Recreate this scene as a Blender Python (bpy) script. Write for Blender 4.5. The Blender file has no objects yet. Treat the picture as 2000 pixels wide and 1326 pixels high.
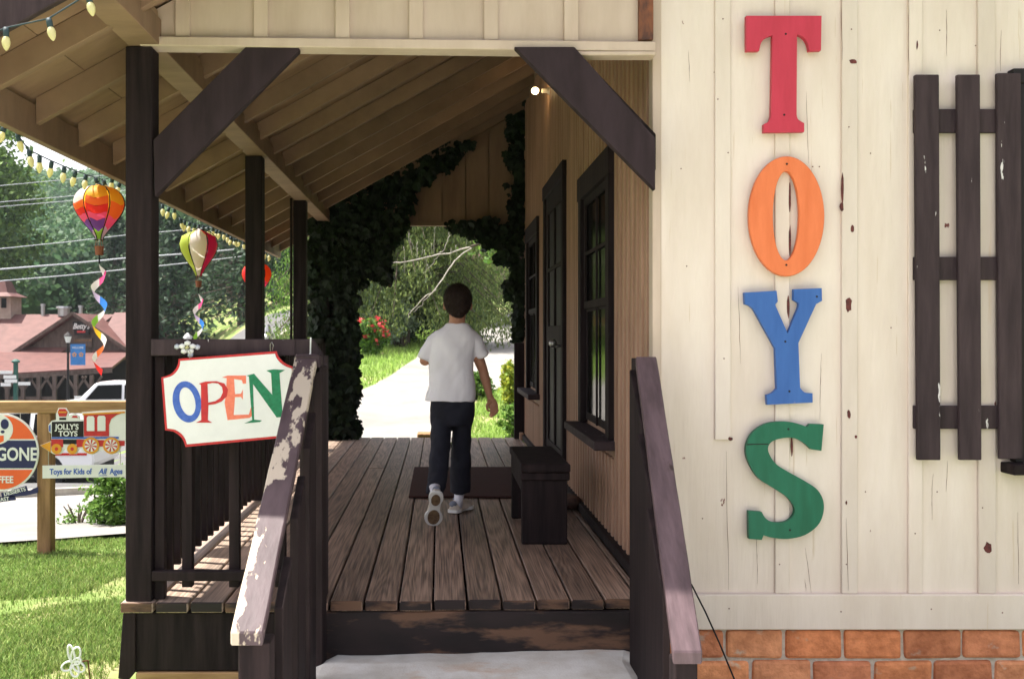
import bpy, bmesh, math, random
from mathutils import Vector, Matrix, noise
R = math.radians
rng = random.Random(7)
scene = bpy.context.scene
COL = scene.collection
# ------------------------------------------------------------------ camera
F, CX, CY, CZ = 1944.0, 860.0, 655.0, 1.077      # focal length and horizon in photo pixels; deck top is z = 0
cam = bpy.data.cameras.new("camera")
cam.lens = 35.0; cam.sensor_width = 36.0
cam.shift_x = 0.07; cam.shift_y = -0.004
cam.clip_start = 0.05; cam.clip_end = 2000
camo = bpy.data.objects.new("camera", cam); COL.objects.link(camo)
camo.location = (0, 0, CZ); camo.rotation_euler = (R(90), 0, 0)
scene.camera = camo
cam.dof.use_dof = True; cam.dof.focus_distance = 4.7; cam.dof.aperture_fstop = 8.0
# ------------------------------------------------------------------ light
SUN = Vector((-0.41, 0.10, 1.0)).normalized()
w = bpy.data.worlds.new("World"); scene.world = w; w.use_nodes = True
nt = w.node_tree; bg = nt.nodes["Background"]
sky = nt.nodes.new("ShaderNodeTexSky"); sky.sky_type = 'NISHITA'; sky.sun_disc = False
sky.sun_elevation = math.asin(SUN.z); sky.sun_rotation = math.atan2(SUN.x, SUN.y)
sky.air_density = 1.3; sky.dust_density = 3.5; sky.ozone_density = 0.8; sky.altitude = 500
hz = nt.nodes.new("ShaderNodeHueSaturation"); hz.inputs["Saturation"].default_value = 0.42       # thin white overcast haze in the sky
wt = nt.nodes.new("ShaderNodeMix"); wt.data_type = 'RGBA'; wt.blend_type = 'MULTIPLY'; wt.inputs["Factor"].default_value = 1
wt.inputs["B"].default_value = (1.07, 0.975, 0.965, 1)
nt.links.new(sky.outputs[0], hz.inputs["Color"]); nt.links.new(hz.outputs[0], wt.inputs["A"]); nt.links.new(wt.outputs["Result"], bg.inputs[0])
bg.inputs[1].default_value = 0.15
sl = bpy.data.lights.new("sun", 'SUN'); sl.energy = 5.0; sl.angle = R(0.6); sl.color = (1.0, 0.95, 0.86)
so = bpy.data.objects.new("sun", sl); COL.objects.link(so)
so.rotation_euler = SUN.to_track_quat('Z', 'Y').to_euler(); so.location = SUN * 40
scene.view_settings.view_transform = 'Standard'; scene.view_settings.look = 'None'
scene.view_settings.exposure = 1.25; scene.view_settings.gamma = 1.0
scene.cycles.max_bounces = 7; scene.cycles.diffuse_bounces = 5; scene.cycles.transparent_max_bounces = 8
scene.cycles.use_denoising = True
scene.cycles.caustics_reflective = False; scene.cycles.caustics_refractive = False

# ------------------------------------------------------------------ materials
def lin(c):
    return tuple(((v / 255) / 12.92 if v / 255 <= 0.04045 else ((v / 255 + 0.055) / 1.055) ** 2.4) for v in c) + (1.0,)
def c4(c): return tuple(c[:3]) + (1.0,)
MATS = {}
def mk(name, c1, c2=None, scale=(6, 6, 6), rough=0.7, bump=0.0, bscale=None, rndv=0.0, metal=0.0, spec=0.3,
       chips=None, spots=None, detail=6, edge=0.012, trans=0.0, emit=None, lo=0.35, hi=0.65, coat=0.0, attr_col=None, bdist=0.01):
    """noise-mixed paint / wood / stone; chips = (colour, threshold, (sx,sy,sz)) flaked patches; rnd = per-piece offset"""
    m = bpy.data.materials.new(name); m.use_nodes = True
    n = m.node_tree.nodes; L = m.node_tree.links; p = n["Principled BSDF"]
    p.inputs["Roughness"].default_value = rough; p.inputs["Metallic"].default_value = metal
    p.inputs["Specular IOR Level"].default_value = spec
    if coat: p.inputs["Coat Weight"].default_value = coat
    c2 = c2 or c1
    tc = n.new("ShaderNodeTexCoord"); at = n.new("ShaderNodeAttribute"); at.attribute_name = "rnd"
    mu = n.new("ShaderNodeVectorMath"); mu.operation = 'SCALE'; mu.inputs[0].default_value = (13.7, 31.1, 7.9)
    L.new(at.outputs["Fac"], mu.inputs["Scale"])
    def coords(s):
        mp = n.new("ShaderNodeMapping"); mp.inputs["Scale"].default_value = s
        L.new(tc.outputs["Object"], mp.inputs["Vector"])
        ad = n.new("ShaderNodeVectorMath"); ad.operation = 'ADD'
        L.new(mp.outputs[0], ad.inputs[0]); L.new(mu.outputs[0], ad.inputs[1]); return ad.outputs[0]
    nz = n.new("ShaderNodeTexNoise"); nz.inputs["Scale"].default_value = 1; nz.inputs["Detail"].default_value = detail
    nz.inputs["Roughness"].default_value = 0.62
    L.new(coords(scale), nz.inputs["Vector"])
    rp = n.new("ShaderNodeValToRGB"); rp.color_ramp.elements[0].position = lo; rp.color_ramp.elements[1].position = hi
    rp.color_ramp.elements[0].color = c4(c2); rp.color_ramp.elements[1].color = c4(c1)
    L.new(nz.outputs["Fac"], rp.inputs[0]); col = rp.outputs[0]
    if rndv:
        hs = n.new("ShaderNodeHueSaturation"); mr = n.new("ShaderNodeMapRange")
        mr.inputs["To Min"].default_value = 1 - rndv; mr.inputs["To Max"].default_value = 1 + rndv
        L.new(at.outputs["Fac"], mr.inputs["Value"]); L.new(mr.outputs[0], hs.inputs["Value"]); L.new(col, hs.inputs["Color"]); col = hs.outputs[0]
    hgt = nz.outputs["Fac"]
    for ch in (chips, spots):
        if ch:
            cz = n.new("ShaderNodeTexNoise"); cz.inputs["Scale"].default_value = 1; cz.inputs["Detail"].default_value = 5
            cz.inputs["Roughness"].default_value = 0.6
            L.new(coords(ch[2]), cz.inputs["Vector"])
            cr = n.new("ShaderNodeValToRGB"); cr.color_ramp.elements[0].position = ch[1]; cr.color_ramp.elements[1].position = ch[1] + edge
            L.new(cz.outputs["Fac"], cr.inputs[0])
            mx = n.new("ShaderNodeMix"); mx.data_type = 'RGBA'; L.new(cr.outputs[0], mx.inputs["Factor"])
            L.new(col, mx.inputs["A"]); mx.inputs["B"].default_value = c4(ch[0]); col = mx.outputs["Result"]
            if ch is chips:
                sb = n.new("ShaderNodeMath"); sb.operation = 'SUBTRACT'; L.new(hgt, sb.inputs[0]); L.new(cr.outputs[0], sb.inputs[1]); hgt = sb.outputs[0]
    if attr_col:
        ac = n.new("ShaderNodeAttribute"); ac.attribute_name = attr_col
        ml = n.new("ShaderNodeMix"); ml.data_type = 'RGBA'; ml.blend_type = 'MULTIPLY'; ml.inputs["Factor"].default_value = 1
        L.new(col, ml.inputs["A"]); L.new(ac.outputs["Color"], ml.inputs["B"]); col = ml.outputs["Result"]
    L.new(col, p.inputs["Base Color"])
    if bump:
        src = hgt
        if bscale:
            bz = n.new("ShaderNodeTexNoise"); bz.inputs["Scale"].default_value = 1; bz.inputs["Detail"].default_value = 4
            L.new(coords(bscale), bz.inputs["Vector"]); src = bz.outputs["Fac"]
        bp = n.new("ShaderNodeBump"); bp.inputs["Strength"].default_value = bump; bp.inputs["Distance"].default_value = bdist
        L.new(src, bp.inputs["Height"]); L.new(bp.outputs[0], p.inputs["Normal"])
    if trans:
        tb = n.new("ShaderNodeBsdfTranslucent"); L.new(col, tb.inputs[0])
        ms = n.new("ShaderNodeMixShader"); ms.inputs[0].default_value = trans
        L.new(p.outputs[0], ms.inputs[1]); L.new(tb.outputs[0], ms.inputs[2]); L.new(ms.outputs[0], n["Material Output"].inputs[0])
    if emit:
        p.inputs["Emission Color"].default_value = c4(emit[0]); p.inputs["Emission Strength"].default_value = emit[1]
    MATS[name] = m
    return m

def deck_mat(name="deck_wood", k=1.0, wsh=0.0):
    m = bpy.data.materials.new(name); m.use_nodes = True
    n = m.node_tree.nodes; L = m.node_tree.links; p = n["Principled BSDF"]
    tc = n.new("ShaderNodeTexCoord"); at = n.new("ShaderNodeAttribute"); at.attribute_name = "rnd"
    mu = n.new("ShaderNodeVectorMath"); mu.operation = 'SCALE'; mu.inputs[0].default_value = (3.1, 57.0, 9.0); L.new(at.outputs["Fac"], mu.inputs["Scale"])
    def co(s):
        mp = n.new("ShaderNodeMapping"); mp.inputs["Scale"].default_value = s; L.new(tc.outputs["Object"], mp.inputs["Vector"])
        ad = n.new("ShaderNodeVectorMath"); ad.operation = 'ADD'; L.new(mp.outputs[0], ad.inputs[0]); L.new(mu.outputs[0], ad.inputs[1]); return ad.outputs[0]
    nz = n.new("ShaderNodeTexNoise"); nz.inputs["Scale"].default_value = 1; nz.inputs["Detail"].default_value = 1.2; L.new(co((7, .42, 5)), nz.inputs["Vector"])
    # contour lines of a smooth field make the cathedral grain
    ml = n.new("ShaderNodeMath"); ml.operation = 'MULTIPLY'; ml.inputs[1].default_value = 120; L.new(nz.outputs["Fac"], ml.inputs[0])
    sn = n.new("ShaderNodeMath"); sn.operation = 'SINE'; L.new(ml.outputs[0], sn.inputs[0])
    fz = n.new("ShaderNodeTexNoise"); fz.inputs["Scale"].default_value = 1; fz.inputs["Detail"].default_value = 6; L.new(co((170, 3.0, 60)), fz.inputs["Vector"])
    ad2 = n.new("ShaderNodeMath"); ad2.operation = 'MULTIPLY_ADD'; ad2.inputs[1].default_value = 0.065; L.new(sn.outputs[0], ad2.inputs[0]); L.new(fz.outputs["Fac"], ad2.inputs[2])
    rp = n.new("ShaderNodeValToRGB"); e = rp.color_ramp.elements
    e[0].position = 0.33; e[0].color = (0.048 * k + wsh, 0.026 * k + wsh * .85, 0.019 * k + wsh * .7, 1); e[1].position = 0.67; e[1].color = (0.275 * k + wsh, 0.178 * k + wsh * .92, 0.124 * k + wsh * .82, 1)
    L.new(ad2.outputs[0], rp.inputs[0])
    bz = n.new("ShaderNodeTexNoise"); bz.inputs["Scale"].default_value = 1; bz.inputs["Detail"].default_value = 5; L.new(co((3.5, 1.3, 3)), bz.inputs["Vector"])
    br = n.new("ShaderNodeMapRange"); br.inputs["From Min"].default_value = .3; br.inputs["From Max"].default_value = .7; br.inputs["To Min"].default_value = 0.76; br.inputs["To Max"].default_value = 1.2; L.new(bz.outputs["Fac"], br.inputs["Value"])
    br2 = n.new("ShaderNodeMapRange"); br2.inputs["To Min"].default_value = 0.75; br2.inputs["To Max"].default_value = 1.25; L.new(at.outputs["Fac"], br2.inputs["Value"])
    mm = n.new("ShaderNodeMath"); mm.operation = 'MULTIPLY'; L.new(br.outputs[0], mm.inputs[0]); L.new(br2.outputs[0], mm.inputs[1])
    hs = n.new("ShaderNodeHueSaturation"); L.new(rp.outputs[0], hs.inputs["Color"]); L.new(mm.outputs[0], hs.inputs["Value"])
    L.new(hs.outputs[0], p.inputs["Base Color"]); p.inputs["Roughness"].default_value = 0.5; p.inputs["Specular IOR Level"].default_value = 0.4
    bp = n.new("ShaderNodeBump"); bp.inputs["Strength"].default_value = 0.5; bp.inputs["Distance"].default_value = 0.003
    L.new(ad2.outputs[0], bp.inputs["Height"]); L.new(bp.outputs[0], p.inputs["Normal"]); return m

M_deck = deck_mat("deck_wood", 1.15, .05); M_decksun = deck_mat("sunlit_deck_wood", 1.0, .12)  # second copy is paler: brightness of the sun patch put into the wood colour
M_cream = mk("cream_paint", (0.56, 0.455, 0.375), (0.47, 0.37, 0.295), (7, 7, 1.6), 0.55, 0.35, (30, 30, 3), 0.05, spec=0.35, spots=((0.16, 0.07, 0.05), 0.765, (9, 9, 4)), bdist=.004)
M_creamwall = mk("cream_wall_paint", (0.685, 0.605, 0.54), (0.60, 0.515, 0.445), (5, 5, 1.1), 0.6, 0.6, (34, 34, 3), 0.07, spec=0.35,
                 chips=((0.17, 0.055, 0.045), 0.74, (13, 13, 7)), spots=((0.60, 0.50, 0.40), 0.665, (42, 42, 1.3)), bdist=.006)
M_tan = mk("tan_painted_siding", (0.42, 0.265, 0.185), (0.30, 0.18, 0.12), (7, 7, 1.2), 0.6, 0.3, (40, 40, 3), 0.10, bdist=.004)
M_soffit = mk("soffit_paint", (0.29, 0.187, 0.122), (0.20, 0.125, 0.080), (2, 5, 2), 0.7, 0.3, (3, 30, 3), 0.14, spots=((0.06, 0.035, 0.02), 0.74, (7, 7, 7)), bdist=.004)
M_dark = mk("dark_brown_paint", (0.026, 0.0165, 0.0175), (0.0085, 0.0052, 0.0058), (26, 26, 2), 0.75, 0.35, (60, 60, 5), 0.15, spec=0.15, spots=((0.10, 0.04, 0.02), 0.775, (9, 9, 5)), bdist=.003)
M_shut = mk("shutter_paint", (0.054, 0.037, 0.041), (0.031, 0.021, 0.024), (25, 25, 3), 0.72, 0.5, (70, 70, 4), 0.12, spec=0.18,
            chips=((0.62, 0.60, 0.60), 0.69, (22, 22, 5)), bdist=.003)
M_rail = mk("peeling_handrail_paint", (0.098, 0.068, 0.076), (0.060, 0.040, 0.046), (20, 4, 8), 0.55, 0.6, None, 0.0,
            chips=((0.50, 0.43, 0.34), 0.50, (8, 3.4, 4)), bdist=.004, edge=.022, detail=9)
M_brace = mk("brace_paint", (0.033, 0.022, 0.026), (0.020, 0.013, 0.015), (14, 14, 3), 0.75, 0.35, (60, 60, 5), 0.15, spec=0.15, bdist=.003)
M_railp = mk("handrail_paint", (0.118, 0.079, 0.088), (0.062, 0.040, 0.045), (26, 5, 4), 0.5, 0.5, (50, 8, 8), 0.0,
             spots=((0.035, 0.022, 0.02), 0.66, (12, 7, 7)), edge=.06, bdist=.003)
M_riser = mk("worn_riser_paint", (0.022, 0.013, 0.013), (0.012, 0.008, 0.008), (4, 9, 9), 0.6, 0.5, None, 0.0, edge=.10,
             chips=((0.14, 0.075, 0.045), 0.50, (2.6, 8, 9)), bdist=.003)
M_conc = mk("step_concrete", (0.78, 0.78, 0.74), (0.62, 0.60, 0.54), (7, 7, 7), 0.9, 0.8, (120, 120, 120), 0.0, chips=((.42, .38, .33), .66, (70, 70, 70)), spots=((0.60, 0.46, 0.34), 0.56, (3, 5, 3)), bdist=.003, edge=.14)
M_brick = mk("old_brick", (0.76, 0.34, 0.17), (0.47, 0.19, 0.09), (14, 14, 14), 0.9, 0.8, (50, 50, 50), 0.0, attr_col="tint", spots=((0.52, 0.42, 0.33), 0.63, (8, 8, 11)), bdist=.008, edge=.08)
M_mortar = mk("mortar", (0.60, 0.55, 0.48), (0.44, 0.39, 0.33), (30, 30, 30), 0.95, 0.8, (70, 70, 70), bdist=.006)
M_red = mk("red_letter_paint", (0.52, 0.04, 0.075), (0.43, 0.03, 0.055), (22, 22, 3.5), 0.5, 0.45, (55, 55, 7), spots=((0.516, 0.161, 0.153), 0.715, (30, 30, 12)), lo=.3, hi=.7, edge=.05, bdist=.003)
M_orange = mk("orange_letter_paint", (0.74, 0.20, 0.075), (0.64, 0.155, 0.05), (22, 22, 3.5), 0.5, 0.45, (55, 55, 7), spots=((0.684, 0.26, 0.153), 0.715, (30, 30, 12)), lo=.3, hi=.7, edge=.05, bdist=.003)
M_blue = mk("blue_letter_paint", (0.045, 0.135, 0.40), (0.03, 0.10, 0.33), (22, 22, 3.5), 0.5, 0.45, (55, 55, 7), spots=((0.2016, 0.221, 0.384), 0.715, (30, 30, 12)), lo=.3, hi=.7, edge=.05, bdist=.003)
M_green = mk("green_letter_paint", (0.013, 0.15, 0.085), (0.007, 0.105, 0.055), (22, 22, 3.5), 0.5, 0.45, (55, 55, 7), spots=((0.1872, 0.233, 0.165), 0.715, (30, 30, 12)), lo=.3, hi=.7, edge=.05, bdist=.003)
M_white = mk("white_paint", (0.76, 0.77, 0.75), (0.70, 0.71, 0.69), (10, 10, 10), 0.5)
M_signred = mk("sign_red", (0.55, 0.03, 0.03), (0.42, 0.025, 0.03), (40, 40, 40), 0.5)
M_signblue = mk("sign_blue", (0.04, 0.10, 0.42), (0.07, 0.15, 0.50), (60, 60, 60), 0.5)
M_coral = mk("sign_coral", (0.80, 0.22, 0.13), (0.72, 0.17, 0.10), (60, 60, 60), 0.5)
M_signgreen = mk("sign_green", (0.01, 0.15, 0.065), (0.015, 0.22, 0.10), (60, 60, 60), 0.5)
M_signorange = mk("sign_orange", (0.80, 0.13, 0.035), (0.74, 0.11, 0.03), (10, 10, 10), 0.4)
M_navy = mk("sign_navy", (0.022, 0.024, 0.10), (0.018, 0.02, 0.085), (10, 10, 10), 0.4)
M_yellow = mk("sign_yellow", (0.72, 0.33, 0.03), (0.62, 0.26, 0.02), (10, 10, 10), 0.5)
M_black = mk("black_brown", (0.012, 0.009, 0.010), (0.008, 0.006, 0.006), (10, 10, 10), 0.6)
M_timber = mk("fresh_timber", (0.42, 0.26, 0.125), (0.27, 0.15, 0.065), (4, 30, 30), 0.8, 0.3, rndv=.1, bdist=.003)
M_timberv = mk("fresh_timber_post", (0.36, 0.21, 0.10), (0.20, 0.11, 0.05), (30, 30, 3), 0.8, 0.3, rndv=.1, bdist=.003)
M_glass = mk("window_glass", (0.006, 0.006, 0.006), None, rough=0.10, spec=0.05)
M_metal = mk("galvanised_metal", (0.45, 0.45, 0.45), (0.35, 0.35, 0.35), (20, 20, 20), 0.4, metal=0.8)
M_pole = mk("weathered_pole", (0.34, 0.33, 0.28), (0.22, 0.21, 0.18), (20, 20, 1), 0.9)
M_wire = mk("pale_wire", (0.55, 0.57, 0.6), None, rough=0.6)
M_cord = mk("dark_green_cord", (0.03, 0.055, 0.065), None, rough=0.6)
M_bulb = mk("frosted_bulb", (0.80, 0.76, 0.40), (0.85, 0.80, 0.50), rough=0.3, spec=0.5, trans=0.45)
M_lit = mk("lit_bulb", (1, 0.8, 0.5), None, emit=((1.0, 0.72, 0.34), 14))
M_mat = mk("doormat_fibre", (0.058, 0.019, 0.015), (0.034, 0.011, 0.009), (60, 60, 60), 0.95, 0.8, (180, 180, 180), bdist=.006)
M_rock = mk("brown_stone", (0.13, 0.07, 0.05), (0.06, 0.035, 0.03), (25, 25, 25), 0.8, 0.5)
M_skin = mk("skin", (0.46, 0.235, 0.145), (0.40, 0.19, 0.115), (20, 20, 20), 0.5, 0.1, (150, 150, 150), bdist=.001)
M_hair = mk("brown_hair", (0.030, 0.014, 0.008), (0.012, 0.006, 0.004), (90, 90, 40), 0.7, 0.8, (140, 140, 50), bdist=.006)
M_shirt = mk("white_cotton", (0.90, 0.88, 0.95), (0.86, 0.84, 0.91), (9, 9, 6), 0.85, 0.35, (260, 260, 260), bdist=.001)
M_trous = mk("navy_cotton", (0.013, 0.014, 0.026), (0.008, 0.008, 0.015), (14, 14, 8), 0.8, 0.4, (120, 120, 120), bdist=.002)
M_sock = mk("white_sock", (0.72, 0.72, 0.80), None, rough=0.9, bump=.3, bscale=(200, 200, 40))
M_shoe = mk("cream_trainer", (0.66, 0.60, 0.52), (0.55, 0.49, 0.42), (30, 30, 30), 0.6)
M_shoegrey = mk("grey_trainer_panel", (0.20, 0.22, 0.28), None, rough=0.7)
M_sole = mk("gum_sole", (0.20, 0.135, 0.075), (0.10, 0.06, 0.035), (40, 40, 40), 0.7, 0.6, (90, 90, 90))
M_rooftile = mk("red_metal_roof", (0.145, 0.062, 0.054), (0.10, 0.042, 0.037), (2, 2, 2), 0.6, 0.2)
M_shingle = mk("roof_shingle", (0.10, 0.045, 0.05), (0.06, 0.03, 0.035), (8, 8, 8), 0.9, 0.5)
M_brownwall = mk("brown_board_wall", (0.13, 0.095, 0.08), (0.08, 0.055, 0.045), (6, 6, 2), 0.85, 0.2)
M_tanwall = mk("pale_stone_wall", (0.42, 0.33, 0.27), (0.30, 0.23, 0.19), (2, 2, 2), 0.9, 0.3)
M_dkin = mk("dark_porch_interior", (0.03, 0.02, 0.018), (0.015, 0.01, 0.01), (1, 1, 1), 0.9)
M_car = mk("white_car_paint", (0.78, 0.79, 0.80), None, rough=0.25, spec=0.5, coat=0.6)
M_tyre = mk("tyre_rubber", (0.02, 0.02, 0.02), None, rough=0.8)
M_tail = mk("tail_light_red", (0.5, 0.015, 0.01), None, rough=0.2)
M_banner = mk("blue_banner", (0.04, 0.17, 0.42), (0.05, 0.2, 0.5), (6, 6, 6), 0.7)
M_bright = mk("bright_green_paint", (0.02, 0.09, 0.07), None, rough=0.5)
M_bark = mk("bark", (0.11, 0.085, 0.065), (0.05, 0.038, 0.03), (14, 14, 3), 0.9, 0.8, bdist=.02)
M_palebark = mk("pale_bark", (0.50, 0.46, 0.42), (0.30, 0.27, 0.24), (14, 14, 14), 0.9)
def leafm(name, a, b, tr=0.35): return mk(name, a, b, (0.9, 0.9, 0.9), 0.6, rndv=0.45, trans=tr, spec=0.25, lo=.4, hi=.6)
M_leafA = leafm("broad_leaves", (0.17, 0.27, 0.06), (0.07, 0.14, 0.035))
M_leafB = leafm("hill_leaves", (0.13, 0.22, 0.095), (0.06, 0.135, 0.07), .35)
M_leafC = leafm("dark_needles", (0.060, 0.105, 0.050), (0.025, 0.055, 0.030), .25)
M_leafH = leafm("hemlock_sprays", (0.22, 0.27, 0.085), (0.085, 0.135, 0.045), .5)
M_leafY = leafm("yellow_green_leaves", (0.45, 0.45, 0.05), (0.20, 0.32, 0.05), .4)
M_leafG = leafm("fresh_green_leaves", (0.16, 0.28, 0.05), (0.07, 0.16, 0.03), .4)
M_leafS = leafm("silver_leaves", (0.40, 0.48, 0.36), (0.14, 0.22, 0.12), .3)
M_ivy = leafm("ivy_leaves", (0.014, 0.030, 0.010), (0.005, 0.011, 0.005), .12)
M_flower = mk("red_flowers", (0.62, 0.05, 0.07), (0.55, 0.09, 0.08), (3, 3, 3), 0.6, rndv=.3, trans=.3)
M_grass = mk("lawn_soil", (0.15, 0.22, 0.055), (0.36, 0.29, 0.17), (0.9, 0.9, 0.9), 0.95, 0.6, (30, 30, 30), lo=.36, hi=.5)
M_blade2 = mk("sunlit_bank_blades", (0.36, 0.50, 0.13), (0.24, 0.38, 0.08), (1.4, 1.4, 1.4), 0.65, rndv=0.4, trans=0.4, spec=.25)
M_blade = mk("grass_blades", (0.14, 0.27, 0.05), (0.33, 0.37, 0.13), (2.6, 2.6, 2.6), 0.65, rndv=0.5, trans=0.35, spec=.25, lo=.35, hi=.6)
M_drive = mk("pale_drive", (0.27, 0.26, 0.24), (0.20, 0.19, 0.175), (1.2, 1.2, 1.2), 0.95, 0.4, (30, 30, 30))
M_asph = mk("asphalt", (0.13, 0.13, 0.13), (0.09, 0.09, 0.09), (3, 3, 3), 0.9, 0.3, (50, 50, 50))
M_kerb = mk("kerb_concrete", (0.45, 0.42, 0.37), (0.34, 0.31, 0.27), (6, 6, 6), 0.9, 0.4)
M_basket = mk("spinner_basket", (0.22, 0.075, 0.04), None, rough=0.8)
def fab(name, c): return mk(name, c, None, (10, 10, 10), 0.5, trans=0.5)
FB = {k: fab("fabric_" + k, v) for k, v in dict(white=(.80, .76, .74), yellow=(.85, .48, .03), orange=(.85, .17, .03), red=(.72, .03, .03), pink=(.82, .10, .30),
      purple=(.16, .06, .42), green=(.25, .50, .06), lime=(.46, .58, .08), blue=(.05, .20, .60), sky=(.20, .50, .75), magenta=(.62, .02, .14), black=(.012, .01, .01), lilac=(.55, .42, .65)).items()}

# ------------------------------------------------------------------ mesh helpers
def P(px, py, D): return Vector(((px - CX) * D / F, D, CZ - (py - CY) * D / F))
def origin(o):
    v = Vector((0, 0, 0))
    while o is not None: v = v + o.location; o = o.parent
    return v
class MB:
    def __init__(s): s.v = []; s.f = []; s.r = []; s.c = []
    def add(s, vs, fs, rnd=None, tint=(1, 1, 1)):
        b = len(s.v); rnd = rng.random() if rnd is None else rnd
        s.v += [tuple(q) for q in vs]; s.r += [rnd] * len(vs); s.c += [tint] * len(vs)
        s.f += [tuple(b + i for i in f) for f in fs]; return s
    def box(s, x0, x1, y0, y1, z0, z1, rnd=None, tint=(1, 1, 1)):
        return s.add([(x0, y0, z0), (x1, y0, z0), (x1, y1, z0), (x0, y1, z0), (x0, y0, z1), (x1, y0, z1), (x1, y1, z1), (x0, y1, z1)],
                     [(0, 3, 2, 1), (4, 5, 6, 7), (0, 1, 5, 4), (1, 2, 6, 5), (2, 3, 7, 6), (3, 0, 4, 7)], rnd, tint)
    def bar(s, a, b, w, h, up=(0, 0, 1), rnd=None):
        a = Vector(a); b = Vector(b); d = (b - a).normalized(); u = Vector(up); sd = d.cross(u).normalized(); u = sd.cross(d).normalized()
        vs = []
        for q in (a, b):
            for i, j in ((-1, -1), (1, -1), (1, 1), (-1, 1)): vs.append(q + sd * (w / 2 * i) + u * (h / 2 * j))
        return s.add(vs, [(3, 2, 1, 0), (4, 5, 6, 7), (0, 1, 5, 4), (1, 2, 6, 5), (2, 3, 7, 6), (3, 0, 4, 7)], rnd)
    def tube(s, pts, rad, n=8, cap=True, squash=None, rnd=None):
        pts = [Vector(q) for q in pts]; m = len(pts)
        rad = [rad] * m if not hasattr(rad, '__len__') else rad
        vs = []; fs = []; ref = None
        for i, q in enumerate(pts):
            t = (pts[min(i + 1, m - 1)] - pts[max(i - 1, 0)]).normalized()
            if ref is None: ref = Vector((1, 0, 0)) if abs(t.x) < 0.8 else Vector((0, 1, 0))
            u = (ref - t * ref.dot(t)).normalized(); ref = u; v = t.cross(u)
            r = rad[i]; ra, rb = (r if hasattr(r, '__len__') else (r, r))
            for k in range(n):
                a = 2 * math.pi * k / n; vs.append(q + u * (ra * math.cos(a)) + v * (rb * math.sin(a)))
        for i in range(m - 1):
            for k in range(n):
                k2 = (k + 1) % n; fs.append((i * n + k, i * n + k2, (i + 1) * n + k2, (i + 1) * n + k))
        if cap: fs += [tuple(range(n - 1, -1, -1)), tuple((m - 1) * n + k for k in range(n))]
        return s.add(vs, fs, rnd)
    def prism(s, poly, mp, t0, t1, rnd=None):
        """poly: list of (a, b); mp(a, b, t) -> Vector"""
        n = len(poly); vs = [mp(a, b, t0) for a, b in poly] + [mp(a, b, t1) for a, b in poly]
        fs = [tuple(range(n)), tuple(range(2 * n - 1, n - 1, -1))] + [(i, (i + 1) % n + 0, (i + 1) % n + n, i + n)[::-1] for i in range(n)]
        return s.add(vs, fs, rnd)
    def ring(s, outer, inner, mp, t0, t1, rnd=None):
        n = len(outer); vs = [mp(a, b, t) for t in (t0, t1) for P_ in (outer, inner) for a, b in P_]; fs = []
        for i in range(n):
            j = (i + 1) % n
            fs += [(i, j, n + j, n + i), (2 * n + j, 2 * n + i, 3 * n + i, 3 * n + j), (j, i, 2 * n + i, 2 * n + j), (n + i, n + j, 3 * n + j, 3 * n + i)]
        return s.add(vs, fs, rnd)
    def lathe(s, base, prof, n=16, axis='z', rnd=None):
        vs = []; fs = []; base = Vector(base)
        for r, h in prof:
            for k in range(n):
                a = 2 * math.pi * k / n; c, d = r * math.cos(a), r * math.sin(a)
                vs.append(base + (Vector((c, d, h)) if axis == 'z' else Vector((c, h, d)) if axis == 'y' else Vector((h, c, d))))
        for i in range(len(prof) - 1):
            for k in range(n):
                k2 = (k + 1) % n; fs.append((i * n + k, i * n + k2, (i + 1) * n + k2, (i + 1) * n + k))
        fs += [tuple(range(n - 1, -1, -1)), tuple((len(prof) - 1) * n + k for k in range(n))]
        return s.add(vs, fs, rnd)
    def blob(s, c, r, sub=2, amp=0.0, fr=3.0, rnd=None):
        bm = bmesh.new(); bmesh.ops.create_icosphere(bm, subdivisions=sub, radius=1.0); c = Vector(c); vs = []
        for q in bm.verts:
            k = 1 + amp * noise.noise(q.co * fr + c * 5); vs.append((c.x + q.co.x * r[0] * k, c.y + q.co.y * r[1] * k, c.z + q.co.z * r[2] * k))
        fs = [tuple(l.index for l in f.verts) for f in bm.faces]; bm.free(); return s.add(vs, fs, rnd)
    def mesh(s, name, off):
        me = bpy.data.meshes.new(name); o = off
        me.from_pydata([(x - o.x, y - o.y, z - o.z) for x, y, z in s.v], [], s.f)
        at = me.attributes.new("rnd", 'FLOAT', 'POINT'); at.data.foreach_set("value", s.r)
        if any(c != (1, 1, 1) for c in s.c):
            ca = me.attributes.new("tint", 'FLOAT_COLOR', 'POINT'); ca.data.foreach_set("color", [k for c in s.c for k in (c[0], c[1], c[2], 1.0)])
        return me
    def build(s, name, m, parent=None, bevel=0, smooth=False, recalc=True):
        off = origin(parent); me = s.mesh(name, off)
        if recalc:
            bm = bmesh.new(); bm.from_mesh(me); ng = [f for f in bm.faces if len(f.verts) > 5]
            if ng: bmesh.ops.triangulate(bm, faces=ng, ngon_method='EAR_CLIP')
            bmesh.ops.recalc_face_normals(bm, faces=bm.faces); bm.to_mesh(me); bm.free()
        me.materials.append(m)
        if smooth: me.shade_smooth()
        o = bpy.data.objects.new(name, me); COL.objects.link(o); o.parent = parent
        if bevel:
            b = o.modifiers.new("bevel", 'BEVEL'); b.width = bevel; b.segments = 1; b.limit_method = 'ANGLE'
        return o
def tag(o, label=None, cat=None, group=None, kind=None):
    if label: o["label"] = label
    if cat: o["category"] = cat
    if group: o["group"] = group
    if kind: o["kind"] = kind
    return o
def thing(name, label, cat, loc=(0, 0, 0), group=None):
    o = bpy.data.objects.new(name, None); COL.objects.link(o); o.location = loc; o.empty_display_size = .1
    return tag(o, label, cat, group)
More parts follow.
